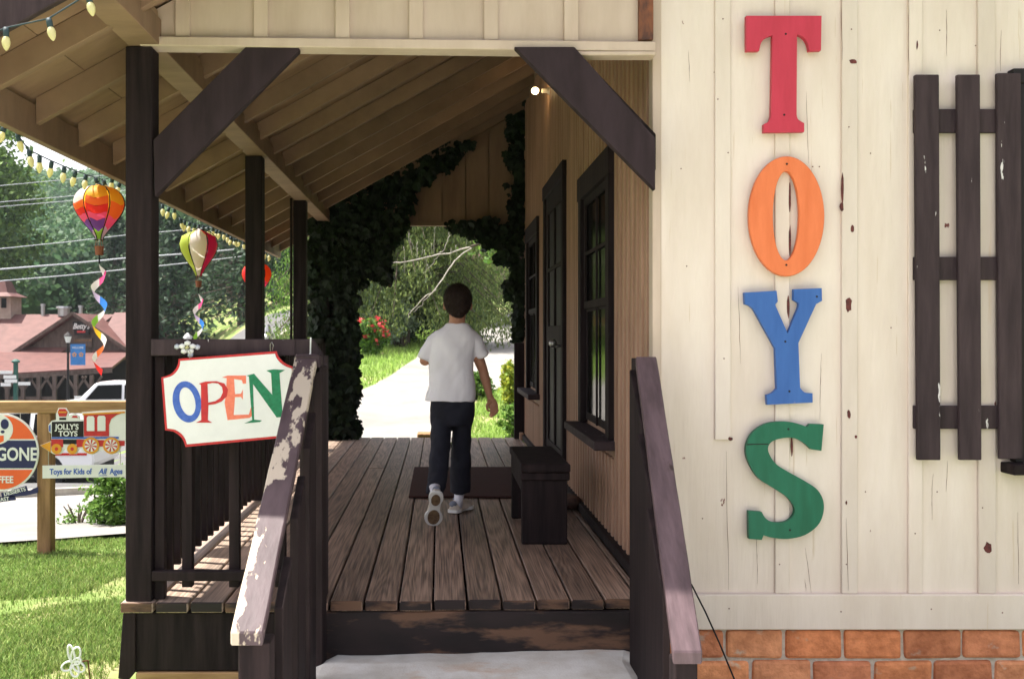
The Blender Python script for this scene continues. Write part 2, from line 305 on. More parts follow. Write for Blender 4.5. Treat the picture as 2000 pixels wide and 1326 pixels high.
def single(o, label, cat, group=None):
    """re-seat a one-mesh thing so that its origin is at its base"""
    me = o.data; xs = [v.co for v in me.vertices]
    c = Vector(((min(v.x for v in xs) + max(v.x for v in xs)) / 2, (min(v.y for v in xs) + max(v.y for v in xs)) / 2, min(v.z for v in xs)))
    me.transform(Matrix.Translation(-c)); o.location = c
    return tag(o, label, cat, group)
def bake(o):
    dg = bpy.context.evaluated_depsgraph_get(); ev = o.evaluated_get(dg)
    me = bpy.data.meshes.new_from_object(ev); o.modifiers.clear(); o.data = me; return o
def smoothpoly(pts, n=4):
    """Catmull-Rom through points; a third element marks a corner"""
    out = []; m = len(pts)
    for i in range(m):
        p0, p1, p2, p3 = pts[i - 1], pts[i], pts[(i + 1) % m], pts[(i + 2) % m]
        if len(p1) > 2 and len(p2) > 2: out.append(p1[:2]); continue
        a = p1 if len(p1) > 2 else p0; d = p2 if len(p2) > 2 else p3
        for k in range(n):
            t = k / n
            q = [0.5 * ((2 * p1[j]) + (-a[j] + p2[j]) * t + (2 * a[j] - 5 * p1[j] + 4 * p2[j] - d[j]) * t * t + (-a[j] + 3 * p1[j] - 3 * p2[j] + d[j]) * t ** 3) for j in (0, 1)]
            out.append(tuple(q))
    return out
def text(s, size, mat, parent, loc, name="lettering", bold=0.0, shear=0.0, ext=0.0015, sx=1.0, rotz=0.0, roty=0.0):
    """flat lettering in the XZ plane facing -Y, centred at loc (world)"""
    cu = bpy.data.curves.new(name, 'FONT'); cu.body = s; cu.size = size; cu.align_x = 'CENTER'; cu.align_y = 'CENTER'
    cu.extrude = ext; cu.offset = bold; cu.shear = shear; cu.resolution_u = 4
    t = bpy.data.objects.new(name, cu); COL.objects.link(t)
    dg = bpy.context.evaluated_depsgraph_get(); me = bpy.data.meshes.new_from_object(t.evaluated_get(dg))
    bpy.data.objects.remove(t)
    me.transform(Matrix.Translation(Vector(loc) - origin(parent)) @ Matrix.Rotation(rotz, 4, 'Z') @ Matrix.Rotation(roty, 4, 'Y') @ Matrix.Rotation(R(90), 4, 'X') @ Matrix.Diagonal((sx, 1, 1, 1)))
    me.materials.clear(); me.materials.append(mat)
    o = bpy.data.objects.new(name, me); COL.objects.link(o); o.parent = parent; return o
def ell(cx, cy, rx, ry, n=40, rot=0):
    return [(cx + rx * math.cos(a) * math.cos(rot) - ry * math.sin(a) * math.sin(rot), cy + rx * math.cos(a) * math.sin(rot) + ry * math.sin(a) * math.cos(rot)) for a in [2 * math.pi * k / n for k in range(n)]]
def plane_map(D):      # traced outline (photo coordinates) laid out on the plane y = D, t = distance in front of it
    return lambda a, b, t: Vector(((a - CX) * D / F, D - t, CZ - (b - CY) * D / F))

# ------------------------------------------------------------------ terrain
def ss(a, b, x):
    t = max(0, min(1, (x - a) / (b - a))); return t * t * (3 - 2 * t)
def interp(t, xs):
    if t <= xs[0][0]: return xs[0][1]
    for (a, b), (c, d) in zip(xs, xs[1:]):
        if t <= c: return b + (d - b) * (t - a) / (c - a)
    return xs[-1][1]
LP = [(6.8, -.36), (8, -.47), (21, -2.05), (40, -2.6), (58, -2.85), (75, 0), (110, 7), (300, 41), (420, 46)]
CP = [(10.5, -.36), (12, -.22), (15, .08), (20, .41), (23.5, .65), (30, 1.08), (60, 3.08), (110, 11), (300, 44), (420, 48)]
def gz(x, y):
    t = ss(-.33, -.14, x / max(y, 1.0))
    z = interp(y, LP) * (1 - t) + interp(y, CP) * t
    if y > 9 and x > -30: z += 0.0
    if y > 62: z += 3.0 * noise.noise(Vector((x * .02, y * .02, 0))) * min(1, (y - 62) / 40)
    z += 0.03 * noise.noise(Vector((x * .7, y * .7, 3))) * (1 if y < 12 else 0.5)
    return z
def axis(a, b, near, far, c=0, k=.06):
    out = [a]; 
    while out[-1] < b:
        d = abs(out[-1] - c); out.append(out[-1] + max(near, min(far, d * k)))
    return out
def grid(name, xs, ys, m, dz=0):
    vs = [(x, y, gz(x, y) + dz) for y in ys for x in xs]; nx = len(xs)
    fs = [(j * nx + i, j * nx + i + 1, (j + 1) * nx + i + 1, (j + 1) * nx + i) for j in range(len(ys) - 1) for i in range(nx - 1)]
    b = MB(); b.add(vs, fs, 0.5); o = b.build(name, m, smooth=True); return o
xs = sorted(set([-x for x in axis(0, 420, .25, 14)] + axis(0, 420, .25, 14)))
lawn_xs = xs
ground = grid("ground", xs, axis(-12, 440, .25, 12, 8), M_grass)
tag(ground, kind="structure")
def ribbon(name, pairs, m, dz, nc, seg=6):
    b = MB(); rows = []
    for (a0, b0), (a1, b1) in zip(pairs, pairs[1:]):
        for k in range(seg):
            t = k / seg; rows.append((Vector(a0).lerp(Vector(a1), t), Vector(b0).lerp(Vector(b1), t)))
    rows.append((Vector(pairs[-1][0]), Vector(pairs[-1][1]))); vs = []
    for i, (p, q) in enumerate(rows):
        for k in range(nc + 1):
            r = p.lerp(q, k / nc)
            e = 0
            if k in (0, nc): e = 0.06 * noise.noise(Vector((r.x * 1.5, r.y * 1.5, 9)))
            vs.append((r.x + e, r.y + e, gz(r.x, r.y) + dz))
    n = nc + 1
    fs = [(i * n + k, i * n + k + 1, (i + 1) * n + k + 1, (i + 1) * n + k) for i in range(len(rows) - 1) for k in range(nc)]
    b.add(vs, fs, .5); o = b.build(name, m, smooth=True); return tag(o, kind="structure")
DRIVE = [((-14, 9.5), (-14, 6.0)), ((-9, 10.3), (-9, 6.5)), ((-6, 12), (-6, 6.35)), ((-5, 14.5), (-3.4, 6.55)), ((-3.6, 15), (-2.25, 7.2)), ((-2.4, 15), (-1.65, 10.0)), ((-1.5, 15.2), (-.35, 10.9)),
         ((-1.1, 17), (.12, 11.7)), ((-.75, 20), (.50, 15)), ((-.36, 23.5), (1.75, 19)), ((1.5, 33), (4.4, 30)), ((5.2, 60), (8.4, 58))]
ribbon("driveway", DRIVE, M_drive, .035, 16)
ribbon("road", [((-45, 52), (-45, 7.6)), ((-14, 52), (-14, 9.6)), ((-9, 52), (-9, 10.4)), ((-6, 46), (-6, 12.1)), ((-4.9, 40), (-5, 14.6))], M_asph, .03, 40)
kb = MB()
KP = [(-14, 9.55), (-9, 10.35), (-6, 12.05), (-5, 14.55), (-4.95, 22), (-4.9, 32), (-4.9, 40)]
for (a, b_) in zip(KP, KP[1:]):
    for k in range(5):
        p = Vector(a).lerp(Vector(b_), k / 5); q = Vector(a).lerp(Vector(b_), (k + 1) / 5)
        kb.bar((p.x, p.y, gz(*p) + .06), (q.x, q.y, gz(*q) + .06), .16, .15)
tag(kb.build("kerb", M_kerb), kind="structure")

# grass blades where the lawn is seen
def blades(name, n, region, h=(.03, .075), wid=.006, m=None):
    b = MB(); i = 0
    while i < n:
        x, y = region()
        if x is None: continue
        z = gz(x, y) - .004; a = rng.uniform(0, 6.283); hh = rng.uniform(*h) * (0.6 + 0.8 * max(0, .5 + noise.noise(Vector((x * 1.6, y * 1.6, 0))) * 1.2))
        dx, dy = math.cos(a) * wid * .5, math.sin(a) * wid * .5; l = rng.uniform(.1, .9) * hh; a2 = rng.uniform(0, 6.283); tx, ty = math.cos(a2) * l, math.sin(a2) * l
        b.add([(x - dx, y - dy, z), (x + dx, y + dy, z), (x + tx * .4 + dx * .7, y + ty * .4 + dy * .7, z + hh * .6), (x + tx * .4 - dx * .7, y + ty * .4 - dy * .7, z + hh * .6), (x + tx, y + ty, z + hh)],
              [(0, 1, 2, 3), (3, 2, 4)]); i += 1
    return tag(b.build(name, m or M_blade, recalc=False), kind="stuff")
def drive_side(x, y):  # True when on the lawn side of the drive's near edge
    e = interp(x, [(-14, 6.0), (-9, 6.4), (-6, 6.35), (-3.4, 6.55), (-2.25, 7.2), (-1.65, 10.0)]); return y < e - .03
def reg_lawn():
    y = 3.6 + 5.0 * rng.random() ** 1.15; x = rng.uniform(-.50 * y - .2, -1.4)
    if not drive_side(x, y): return None, None
    if noise.noise(Vector((x * .8 + 4, y * 1.1, 1))) > .12 and rng.random() < .85: return None, None
    return x, y
tag(blades("lawn_grass", 80000, reg_lawn, (.014, .045)), "short patchy green lawn grass left of the porch", "grass")
def reg_back():
    y = rng.uniform(10.9, 20); lo = interp(y, [(10.9, -.30), (11.7, .17), (15, .56), (20, 2.0)]); x = lo + rng.random() * 1.6
    return x, y
tag(blades("verge_grass", 14000, reg_back, (.04, .1), .014, M_blade2), "bright grass verge right of the drive behind the porch", "grass")
def reg_bank():
    y = rng.uniform(14.5, 34); hi = interp(y, [(14.5, -2.7), (15.2, -1.55), (17, -1.15), (20, -.8), (23.5, -.42), (33, 1.4), (40, 2)]); x = hi - rng.random() * 4
    return x, y
tag(blades("bank_grass", 22000, reg_bank, (.06, .14), .025, M_blade2), "sunlit grass bank left of the drive under the drooping tree", "grass")

# ------------------------------------------------------------------ toy shop building
WX = .895; DF = 4.10; DB = 10.6; SL = .55
def rz(x): return 2.937 + SL * x          # underside of the rafters
RIDGE = 3.0
shop = thing("toy_shop", "cream toy shop with covered side porch and dark brown posts", "shop", (WX, DF, -.36))
ym = lambda D: (lambda a, b, t: Vector((a, D - t, b)))
# front wall (board and batten)
xr = 5.1
wall_poly = [(WX, -.05), (xr, -.05), (xr, rz(2 * RIDGE - xr) + .1), (RIDGE, rz(RIDGE) + .1), (WX, rz(WX) + .1)]
fw = MB(); fw.prism(wall_poly, ym(DF + .10), 0, .10)
front = fw.build("front_wall", M_creamwall, shop, .003)
bt = MB()
for cx, wpx, z0 in ((1410, 30, 858), (1526, 28, 1157), (1657, 31, 1157), (1785, 27, 1157), (1925, 34, 1157)):
    x = (cx - CX) * DF / F; hw = wpx * DF / F / 2; zb = CZ - (z0 - CY) * DF / F
    n = 14; tilt = (0.006 if cx == 1925 else 0)
    bt.add([(x - hw, DF - .014, zb), (x + hw, DF - .014, zb), (x + hw - tilt, DF - .014, rz(x) + .08), (x - hw - tilt, DF - .014, rz(x) + .08), (x - hw, DF + .01, zb), (x + hw, DF + .01, zb), (x + hw - tilt, DF + .01, rz(x) + .08), (x - hw - tilt, DF + .01, rz(x) + .08)],
           [(0, 1, 2, 3), (7, 6, 5, 4), (0, 4, 5, 1), (1, 5, 6, 2), (2, 6, 7, 3), (3, 7, 4, 0)])
for i in range(8):
    x = 2.56 + .27 * (i + 1)
    if 2.3 < x < 3.35: continue
    zt = rz(x if x < RIDGE else 2 * RIDGE - x); bt.box(x - .032, x + .032, DF - .014, DF + .01, .02, zt)
bt.build("wall_batten", M_creamwall, front, .002)
tb = MB(); tb.box(WX - .004, xr, DF - .028, DF + .02, -.127, .018); tb.build("base_trim", M_creamwall, shop, .004)
cb = MB(); cb.box(WX - .022, WX + .014, DF - .006, DF + .07, -.12, rz(WX) + .05); cb.build("corner_board", M_cream, shop, .003)
M_chip = mk("bare_red_undercoat", (.15, .04, .035), (.06, .02, .02), (60, 60, 60), .8)
for (px, py, w_, h_) in ((1663, 123, 8, 5), (1642, 370, 3, 32), (1662, 448, 4, 8), (1641, 405, 4, 10), (1655, 595, 7, 17), (1655, 808, 4, 9), (1669, 852, 3, 4), (1926, 1068, 9, 12), (1540, 385, 2.5, 34), (1540, 470, 2.5, 30), (1537, 600, 3, 22), (1544, 870, 2.5, 24), (1650, 980, 2, 5), (1788, 90, 2, 10), (1424, 856, 5, 4)):
    x = (px - CX) * DF / F; z = CZ - (py - CY) * DF / F; k_ = DF / F; b = MB()
    pl = [(x + k_ * w_ * math.cos(a) * rng.uniform(.6, 1.15), z + k_ * h_ * math.sin(a) * rng.uniform(.7, 1.1)) for a in [i * .628 for i in range(10)]]
    b.prism(pl, ym(DF - .0135), 0, .0018); b.build("paint_chip", M_chip, front)
for (px, py) in ((1395, 142), (1410, 40), (1400, 196), (1587, 326), (1600, 326), (1420, 300), (1660, 60), (1655, 250), (1520, 1100), (1650, 1100), (1784, 1040), (1915, 990), (1330, 330), (1341, 520), (1372, 1012), (1600, 1010), (1700, 300), (1740, 640), (1835, 60), (1905, 90), (1690, 960), (1830, 960), (1424, 500), (1412, 700), (1637, 1190), (1812, 1185), (1950, 1192), (1420, 1184)):
    q = plane_map(DF)(px, py, .0); yn = DF - (.0145 if any(abs(px - c_) < 14 for c_ in (1410, 1526, 1657, 1785, 1925)) and py < 1155 else 0 if py < 1155 else .0285); b = MB(); b.lathe((q.x, yn, q.z), [(.0028, .001), (.0028, -.001), (.0015, -.0016)], 7, 'y'); b.build("nail_head", M_chip, front)
M_crack = mk("paint_crack", (.22, .13, .09), (.12, .06, .045), (60, 60, 60), .9)
for (px, py, L_, dx) in ((1441, 560, 150, 3), (1604, 690, 130, -4), (1573, 1070, 88, 12), (1571, 1130, 24, 2), (1822, 560, 150, -6), (1822, 925, 90, -3), (1905, 780, 260, 5), (1650, 1010, 140, 3), (1417, 880, 270, 4), (1640, 0, 120, 1), (1770, 0, 150, 1), (1848, 20, 90, 2), (1850, 900, 60, -2), (1987, 1000, 140, 2), (1345, 100, 60, 1), (1478, 1030, 110, 1), (1575, 180, 140, 2), (1955, 60, 80, -2)):
    k_ = DF / F; n = 12; lf = []; rt = []; ox = 0
    for i in range(n + 1):
        t = i / n; ox += rng.gauss(0, .35); w_ = (.75 * math.sin(math.pi * min(.97, max(.03, t))) + .1) * rng.uniform(.5, 1.2); x = px + dx * t + ox; y_ = py + L_ * t; lf.append((x - w_ / 2, y_)); rt.append((x + w_ / 2, y_))
    onb = any(abs(px - c_) < 18 for c_ in (1410, 1526, 1657, 1785, 1925)); b = MB(); b.prism(lf + rt[::-1], plane_map(DF), .0135 if onb else -.0005, .0152 if onb else .0009); b.build("paint_crack", M_crack, front)
# brick foundation
bk = MB(); mo = MB()
for c in range(4):
    z1 = -.134 - c * .127; x = 1413 - 117 * 2 + (53 if c % 2 else 0); x = (x - CX) * DF / F
    if c > 1: x += rng.uniform(-.02, .02)
    while x < xr:
        L_ = .247 + rng.uniform(-.006, .006); x0, x1 = x + .006, x + L_ - .006; x += L_
        if x1 < WX + .1: continue
        x0 = max(x0, WX + .02); g = rng.random(); t = rng.choice([(1, 1, 1), (1.2, 1.15, 1.05), (.72, .62, .6), (1.05, 1.35, 1.7), (1, .85, .75), (.85, .75, .75), (1, 1, 1), (1.1, 1, .9), (.9, .8, .7), (1.1, 1.6, 2.2)])
        b = len(bk.v); bk.box(x0, x1, DF - .012, DF + .08, z1 - .117, z1, tint=t)
        for k in range(b, b + 8):
            q = bk.v[k]; bk.v[k] = (q[0] + rng.uniform(-.004, .004), q[1] + rng.uniform(-.003, .003), q[2] + rng.uniform(-.004, .004))
mo.box(WX + .03, xr, DF + .004, DF + .10, -.9, -.05)
fd = mo.build("brick_foundation", M_mortar, shop); 
bo = bk.build("brick_course", M_brick, fd, .014); bo.modifiers[0].segments = 2
# side wall facing the porch
sw = MB(); sw.box(WX, WX + .10, DF + .102, DB, -.3, rz(WX) + .05)
side = sw.build("side_wall", M_tan, shop)
sb = MB(); y = DF + .12
OPEN = [(5.04, 6.15, .45, 2.04), (6.9, 8.2, -1, 2.29), (8.8, 9.94, .45, 2.13)]
while y < DB:
    hit = [o for o in OPEN if y + .045 > o[0] and y < o[1]]
    w_ = .045 + rng.uniform(-.004, .004); pr = .022
    if not hit: sb.box(WX - pr, WX + .01, y, y + w_, 0, rz(WX) + .03)
    else:
        if hit[0][2] > 0: sb.box(WX - pr, WX + .01, y, y + w_, 0, hit[0][2])
        sb.box(WX - pr, WX + .01, y, y + w_, hit[0][3], rz(WX) + .03)
    y += .105
sb.build("side_batten", M_tan, side, .002)
bs = MB(); bs.box(WX - .05, WX + .005, DF + .12, 6.9, .001, .055); bs.box(WX - .05, WX + .005, 8.2, DB, .001, .055); bs.build("base_board", M_dark, shop, .003)
rw = MB(); rw.box(WX + .10, xr, DB - .1, DB, -.9, rz(RIDGE) - 1.2); rw.box(xr - .1, xr, DF + .102, DB - .102, -.9, rz(2 * RIDGE - xr))
rw.build("rear_wall", M_creamwall, shop)
fl = MB(); fl.box(WX + .101, xr - .101, DF + .102, DB - .102, -.1, -.02); fl.build("shop_floor", M_dkin, shop)
def side_window(y0, y1, z0, z1, sill=True, lo=0):
    o = MB(); t = .10; x0 = WX - .045; x1 = WX + .004
    o.box(x0, x1, y0, y0 + t, z0, z1 - .14); o.box(x0, x1, y1 - t, y1, z0, z1 - .14); o.box(x0 - .004, x1, y0 - .02, y1 + .02, z1 - .14, z1)
    win = o.build("window", M_dark, shop, .003)
    s = MB(); a, b_ = y0 + t, y1 - t; zz0, zz1 = z0 + .02, z1 - .14; zm = (zz0 + zz1) / 2; xo = WX - .024
    for (za, zb, xx) in ((zm, zz1, xo), (zz0, zm + .03, xo + .014)):
        s.box(xx, xx + .016, a, b_, za, za + .045); s.box(xx, xx + .016, a, b_, zb - .045, zb)
        s.box(xx + .001, xx + .015, a, a + .045, za, zb); s.box(xx + .001, xx + .015, b_ - .045, b_, za, zb)
    s.box(xo + .003, xo + .014, (a + b_) / 2 - .011, (a + b_) / 2 + .011, zz0, zz1)
    s.box(xo + .003, xo + .014, a, b_, (zm + zz1) / 2 - .01, (zm + zz1) / 2 + .01)
    s.build("window_sash", M_shut if lo else M_dark, win, .002)
    g = MB(); g.box(WX - .006, WX - .0035, a, b_, zz0, zz1); g.build("window_pane", M_glass, win)
    if sill:
        q = MB(); q.box(WX - .125, WX + .0, y0 - .06, y1 + .04, z0 - .05, z0 - .004); q.build("window_sill", M_shut, win, .004)
side_window(5.04, 6.15, .55, 2.04, lo=0); side_window(8.8, 9.94, .56, 2.13)
# door
dr = MB(); dr.box(WX - .05, WX + .004, 6.9, 7.0, 0.003, 2.18); dr.box(WX - .05, WX + .004, 8.1, 8.2, .003, 2.18); dr.box(WX - .054, WX + .004, 6.88, 8.22, 2.18, 2.29)
door = dr.build("door", M_dark, shop, .003)
dl = MB(); dl.box(WX - .02, WX - .002, 7.0, 8.1, .02, 2.18)
leaf = dl.build("door_leaf", M_black, door)
dp = MB()
for a, b_, za, zb in ((7.0, 7.13, .02, 2.18), (7.97, 8.1, .02, 2.18), (7.13, 7.97, 1.0, 1.15), (7.13, 7.97, .02, .25), (7.13, 7.97, 2.04, 2.18), (7.53, 7.57, 1.15, 2.04), (7.53, 7.57, .25, 1.0), (7.13, 7.97, 1.58, 1.61)):
    dp.box(WX - .034, WX - .0205, a, b_, za, zb)
dp.build("door_panel_frame", M_dark, door, .002)
hd = MB(); hd.tube([(WX - .03, 7.08, 1.0), (WX - .075, 7.08, 1.0), (WX - .085, 7.08, 1.02)], .012); hd.blob((WX - .095, 7.08, 1.02), (.03, .03, .03)); hd.build("door_handle", M_metal, door, smooth=True)
# porch roof, rafters and main roof
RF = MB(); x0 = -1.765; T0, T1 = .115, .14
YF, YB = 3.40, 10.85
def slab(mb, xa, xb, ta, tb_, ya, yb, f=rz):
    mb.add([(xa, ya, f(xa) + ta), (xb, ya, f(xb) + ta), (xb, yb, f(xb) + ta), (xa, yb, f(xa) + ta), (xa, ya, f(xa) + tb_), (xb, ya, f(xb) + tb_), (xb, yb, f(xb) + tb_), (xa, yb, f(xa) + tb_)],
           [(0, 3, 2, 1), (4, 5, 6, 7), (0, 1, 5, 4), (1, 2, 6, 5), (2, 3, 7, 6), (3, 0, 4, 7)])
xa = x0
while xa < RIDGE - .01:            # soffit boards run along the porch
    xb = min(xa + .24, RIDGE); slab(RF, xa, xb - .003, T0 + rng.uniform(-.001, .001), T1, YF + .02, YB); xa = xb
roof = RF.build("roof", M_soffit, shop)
R2 = MB(); slab(R2, x0 - .03, RIDGE, T1 + .004, T1 + .03, YF - .03, YB + .03)
f2 = lambda x: rz(2 * RIDGE - x)
slab(R2, RIDGE, 2 * RIDGE - x0 - 2.2, T0, T1 + .03, YF - .03, YB + .03, f2); R2.build("roof_shingles", M_shingle, roof)
rf = MB(); y = 3.77; k = 0
while y < YB:
    rf.add([(x, yy, rz(x) + d + j) for yy in (y, y + .04) for (x, d, j) in ((x0 + .03, 0, 0), (WX - .02, 0, 0), (WX - .02, .113, 0), (x0 + .03, .113, 0))],
           [(0, 1, 2, 3), (7, 6, 5, 4), (0, 4, 5, 1), (1, 5, 6, 2), (2, 6, 7, 3), (3, 7, 4, 0)]); y += .5
rf.build("rafter", M_soffit, roof, .002)
fa = MB(); fa.box(x0 - .012, x0 + .027, YF + .03, YB, rz(x0) - .045, rz(x0) + .10); fa.build("fascia", M_soffit, roof, .002)
bg_ = MB()
for ya, yb in ((YF - .012, YF + .018),):
    bg_.add([(x, yy, z) for yy in (ya, yb) for (x, z) in ((x0 - .02, rz(x0) - .02), (RIDGE, rz(RIDGE)), (RIDGE, rz(RIDGE) + .125), (x0 - .02, rz(x0) + .11))],
            [(0, 1, 2, 3), (7, 6, 5, 4), (0, 4, 5, 1), (1, 5, 6, 2), (2, 6, 7, 3), (3, 7, 4, 0)])
bg_.build("barge_board", M_shut, roof, .003)
bm_ = MB(); bm_.box(-1.265, -1.135, YF + .02, YB - .1, 2.25, 2.36, .3); bm_.box(-1.255, -1.15, YF + .02, YB - .1, 2.362, 2.40, .6)
bm_.build("roof_beam", M_soffit, shop, .003)
# gable panel over the porch entrance
gp = MB(); D0 = 4.03
gp.prism([(-1.215, 2.285), (WX - .025, 2.262), (WX - .025, rz(WX) + .1), (-1.215, rz(-1.215) + .1)], ym(D0 + .05), 0, .03)
gable = gp.build("porch_gable", M_cream, shop)
gb = MB()
for cx in (352, 506, 667, 812, 960, 1118):
    x = (cx - CX) * 4.0 / F; hw = .029; gb = MB(); gb.box(x - hw, x + hw, D0 + .004, D0 + .022, 2.288 - (x + 1.2) * .011, rz(x) + .08)
    gb.build("gable_batten", M_cream, gable, .002)
hb = MB()
hb.add([(x, yy, z + dz) for yy in (D0 - .012, D0 + .09) for (x, z, dz) in ((-1.215, 2.247, 0), (WX - .025, 2.222, 0), (WX - .025, 2.222, .04), (-1.215, 2.247, .037))],
       [(0, 1, 2, 3), (7, 6, 5, 4), (0, 4, 5, 1), (1, 5, 6, 2), (2, 6, 7, 3), (3, 7, 4, 0)])
hb.box(.55, WX - .026, D0 - .018, D0 + .06, 2.205, 2.2215); hb.build("header_board", M_cream, shop, .003)
we = MB(); we.box(.803, .862, D0 - .004, D0 + .018, 2.272, rz(.8)); we.build("weathered_strip", mk("rusty_bare_wood", (.30, .11, .05), (.07, .035, .03), (18, 18, 7), .8, .5), gable, .002)
# back gable
bgp = MB(); xx = -1.2
while xx < WX - .03:
    nx_ = min(xx + .245, WX - .02); bgp.add([(x, yy, z) for yy in (10.46, 10.485) for (x, z) in ((xx, 2.27), (nx_ - .012, 2.27), (nx_ - .012, rz(nx_) + .1), (xx, rz(xx) + .1))],
        [(0, 1, 2, 3), (7, 6, 5, 4), (0, 4, 5, 1), (1, 5, 6, 2), (2, 6, 7, 3), (3, 7, 4, 0)]); xx = nx_
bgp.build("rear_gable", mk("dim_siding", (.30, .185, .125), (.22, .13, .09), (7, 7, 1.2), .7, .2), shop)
bb = MB(); bb.box(-1.2, WX - .02, 10.44, 10.52, 2.225, 2.27); bb.box(-1.2, WX - .02, 10.49, 10.505, 2.272, 3.3); bb.build("rear_beam", M_soffit, shop, .003)
# posts
def post(x0, x1, y0, y1, z0, z1, nm="porch_post"):
    b = MB(); b.box(x0, x1, y0, y1, z0, z1); return b.build(nm, M_dark, shop, .004)
post(-1.275, -1.168, 4.03, 4.135, -.0, 2.247)
post(-1.275, -1.165, 6.50, 6.61, .0, 2.249); post(-1.28, -1.168, 8.65, 8.76, .0, 2.249); post(-1.285, -1.265, 8.50, 8.53, .0, 2.249, "thin_post"); post(-1.275, -1.165, 10.42, 10.53, 0, 2.249)
post(.77, .875, 10.36, 10.41, .0, 1.0, "rear_rail_board")
# braces
M4 = plane_map(4.03)
b1 = MB(); b1.prism([(299, 274), (482, 90), (584, 92), (584, 100), (302, 384)], M4, -.045, .0); b1.build("porch_brace", M_brace, shop, .003)
b1b = MB(); b1b.prism([(1003, 96), (1120, 96), (1277, 272), (1277, 374)], plane_map(4.02), -.015, .028); b1b.build("porch_brace", M_brace, shop, .003)
b1c = MB(); b1c.prism([(1060, 98), (1124, 98), (1281, 262), (1281, 333)], plane_map(4.036), -.05, 0); b1c.build("porch_brace", M_dark, shop, .003)
# deck
dk = MB(); dkw = MB(); DK = dk; x = -1.29; dxb = .1405; i = 0
JN = {2: 7.4, 5: 8.1, 9: 6.9, 12: 7.7}
while x < WX - .06:
    x1 = min(x + dxb - .008 - rng.uniform(0, .003), WX - .052); yf = 4.012 + .03 * (x + 1.29) + rng.uniform(-.008, .008) + (.0 if x < -.5 or x > .85 else 0)
    z = rng.uniform(-.003, .002); dk = dkw if i < 3 else DK  # outermost boards get the copy with sunlight in its colour
    if i in JN: dk.box(x, x1, yf, JN[i] - .002, -.042, z); dk.box(x, x1, JN[i] + .002, 10.52, -.042, z + .001)
    else: dk.box(x, x1, yf, 10.52 + rng.uniform(-.01, .01), -.042, z)
    x += dxb; i += 1
dk = DK; deck = dk.build("porch_deck", M_deck, shop, .004); dkb = dkw.build("sunlit_boards", M_decksun, deck, .004)
for o_ in (deck, dkb):      # board ends painted like the riser
    o_.data.materials.append(M_riser)
    for pl_ in o_.data.polygons:
        if pl_.normal.y < -.9: pl_.material_index = 1
jo = MB(); 
for y in [4.4 + .45 * k for k in range(14)]: jo.box(-1.24, WX - .06, y, y + .04, -.20, -.044)
jo.build("deck_joist", M_dark, deck)
rs = MB(); rs.add([(x, yy, z) for yy in (4.05, 4.085) for (x, z) in ((-.53, -.33), (WX - .07, -.33), (WX - .07, -.046), (-.53, -.046))],
       [(0, 1, 2, 3), (7, 6, 5, 4), (0, 4, 5, 1), (1, 5, 6, 2), (2, 6, 7, 3), (3, 7, 4, 0)]); rs.build("step_riser", M_riser, shop, .004)
sk = MB(); sk.box(-1.245, -.535, 4.045, 4.085, -.285, -.048); sk.box(-1.27, -1.235, 4.10, 10.5, -.31, -.048); sk.build("deck_skirt", M_dark, shop, .004)
sk2 = MB(); sk2.prism([(-1.285, -.046), (-1.235, -.046), (-1.235, -.285), (-1.262, -.318), (-1.305, -.312)], ym(4.03), -.02, .0); sk2.build("skirt_end_board", M_dark, shop, .003)
sk3 = MB(); sk3.box(-1.235, -.70, 4.035, 4.08, -.36, -.289); sk3.build("skirt_sill", M_timber, shop, .004)
# railings
tr = MB(); tr.box(-1.168, -.585, 4.015, 4.065, .995, 1.062)
tr.add([(-.585, 4.015, .995), (-.475, 4.015, 1.0), (-.475, 4.065, 1.0), (-.585, 4.065, .995), (-.585, 4.015, 1.062), (-.515, 4.015, 1.062), (-.515, 4.065, 1.062), (-.585, 4.065, 1.062)],
       [(0, 3, 2, 1), (4, 5, 6, 7), (0, 1, 5, 4), (1, 2, 6, 5), (2, 3, 7, 6), (3, 0, 4, 7)])
frl = tr.build("front_railing", M_shut, shop, .003)
lr = MB(); lr.box(-1.166, -.57, 4.02, 4.058, .085, .125); lr.box(-1.166, -1.125, 4.06, 4.10, .001, .99); lr.build("lower_rail", M_dark, frl, .003)
for cx in (366, 458, 548):
    b = MB(); x = (cx - CX) * 4.06 / F; b.box(x - .023, x + .019, 4.062, 4.10, .05, .99); b.build("baluster", M_dark, frl, .002)
for (ya, yb) in ((4.14, 6.5), (6.61, 8.65), (8.76, 10.42)):
    b = MB(); b.box(-1.245, -1.19, ya, yb, .985, 1.045); rl = b.build("side_railing", M_dark, shop, .003)
    b = MB(); b.box(-1.24, -1.2, ya, yb, .07, .115); b.build("lower_rail", M_dark, rl, .003)
    y = ya + .07
    while y < yb - .04:
        b = MB(); b.box(-1.198, -1.168, y, y + .028, .05, 1.0); b.build("baluster", M_dark, rl); y += .128
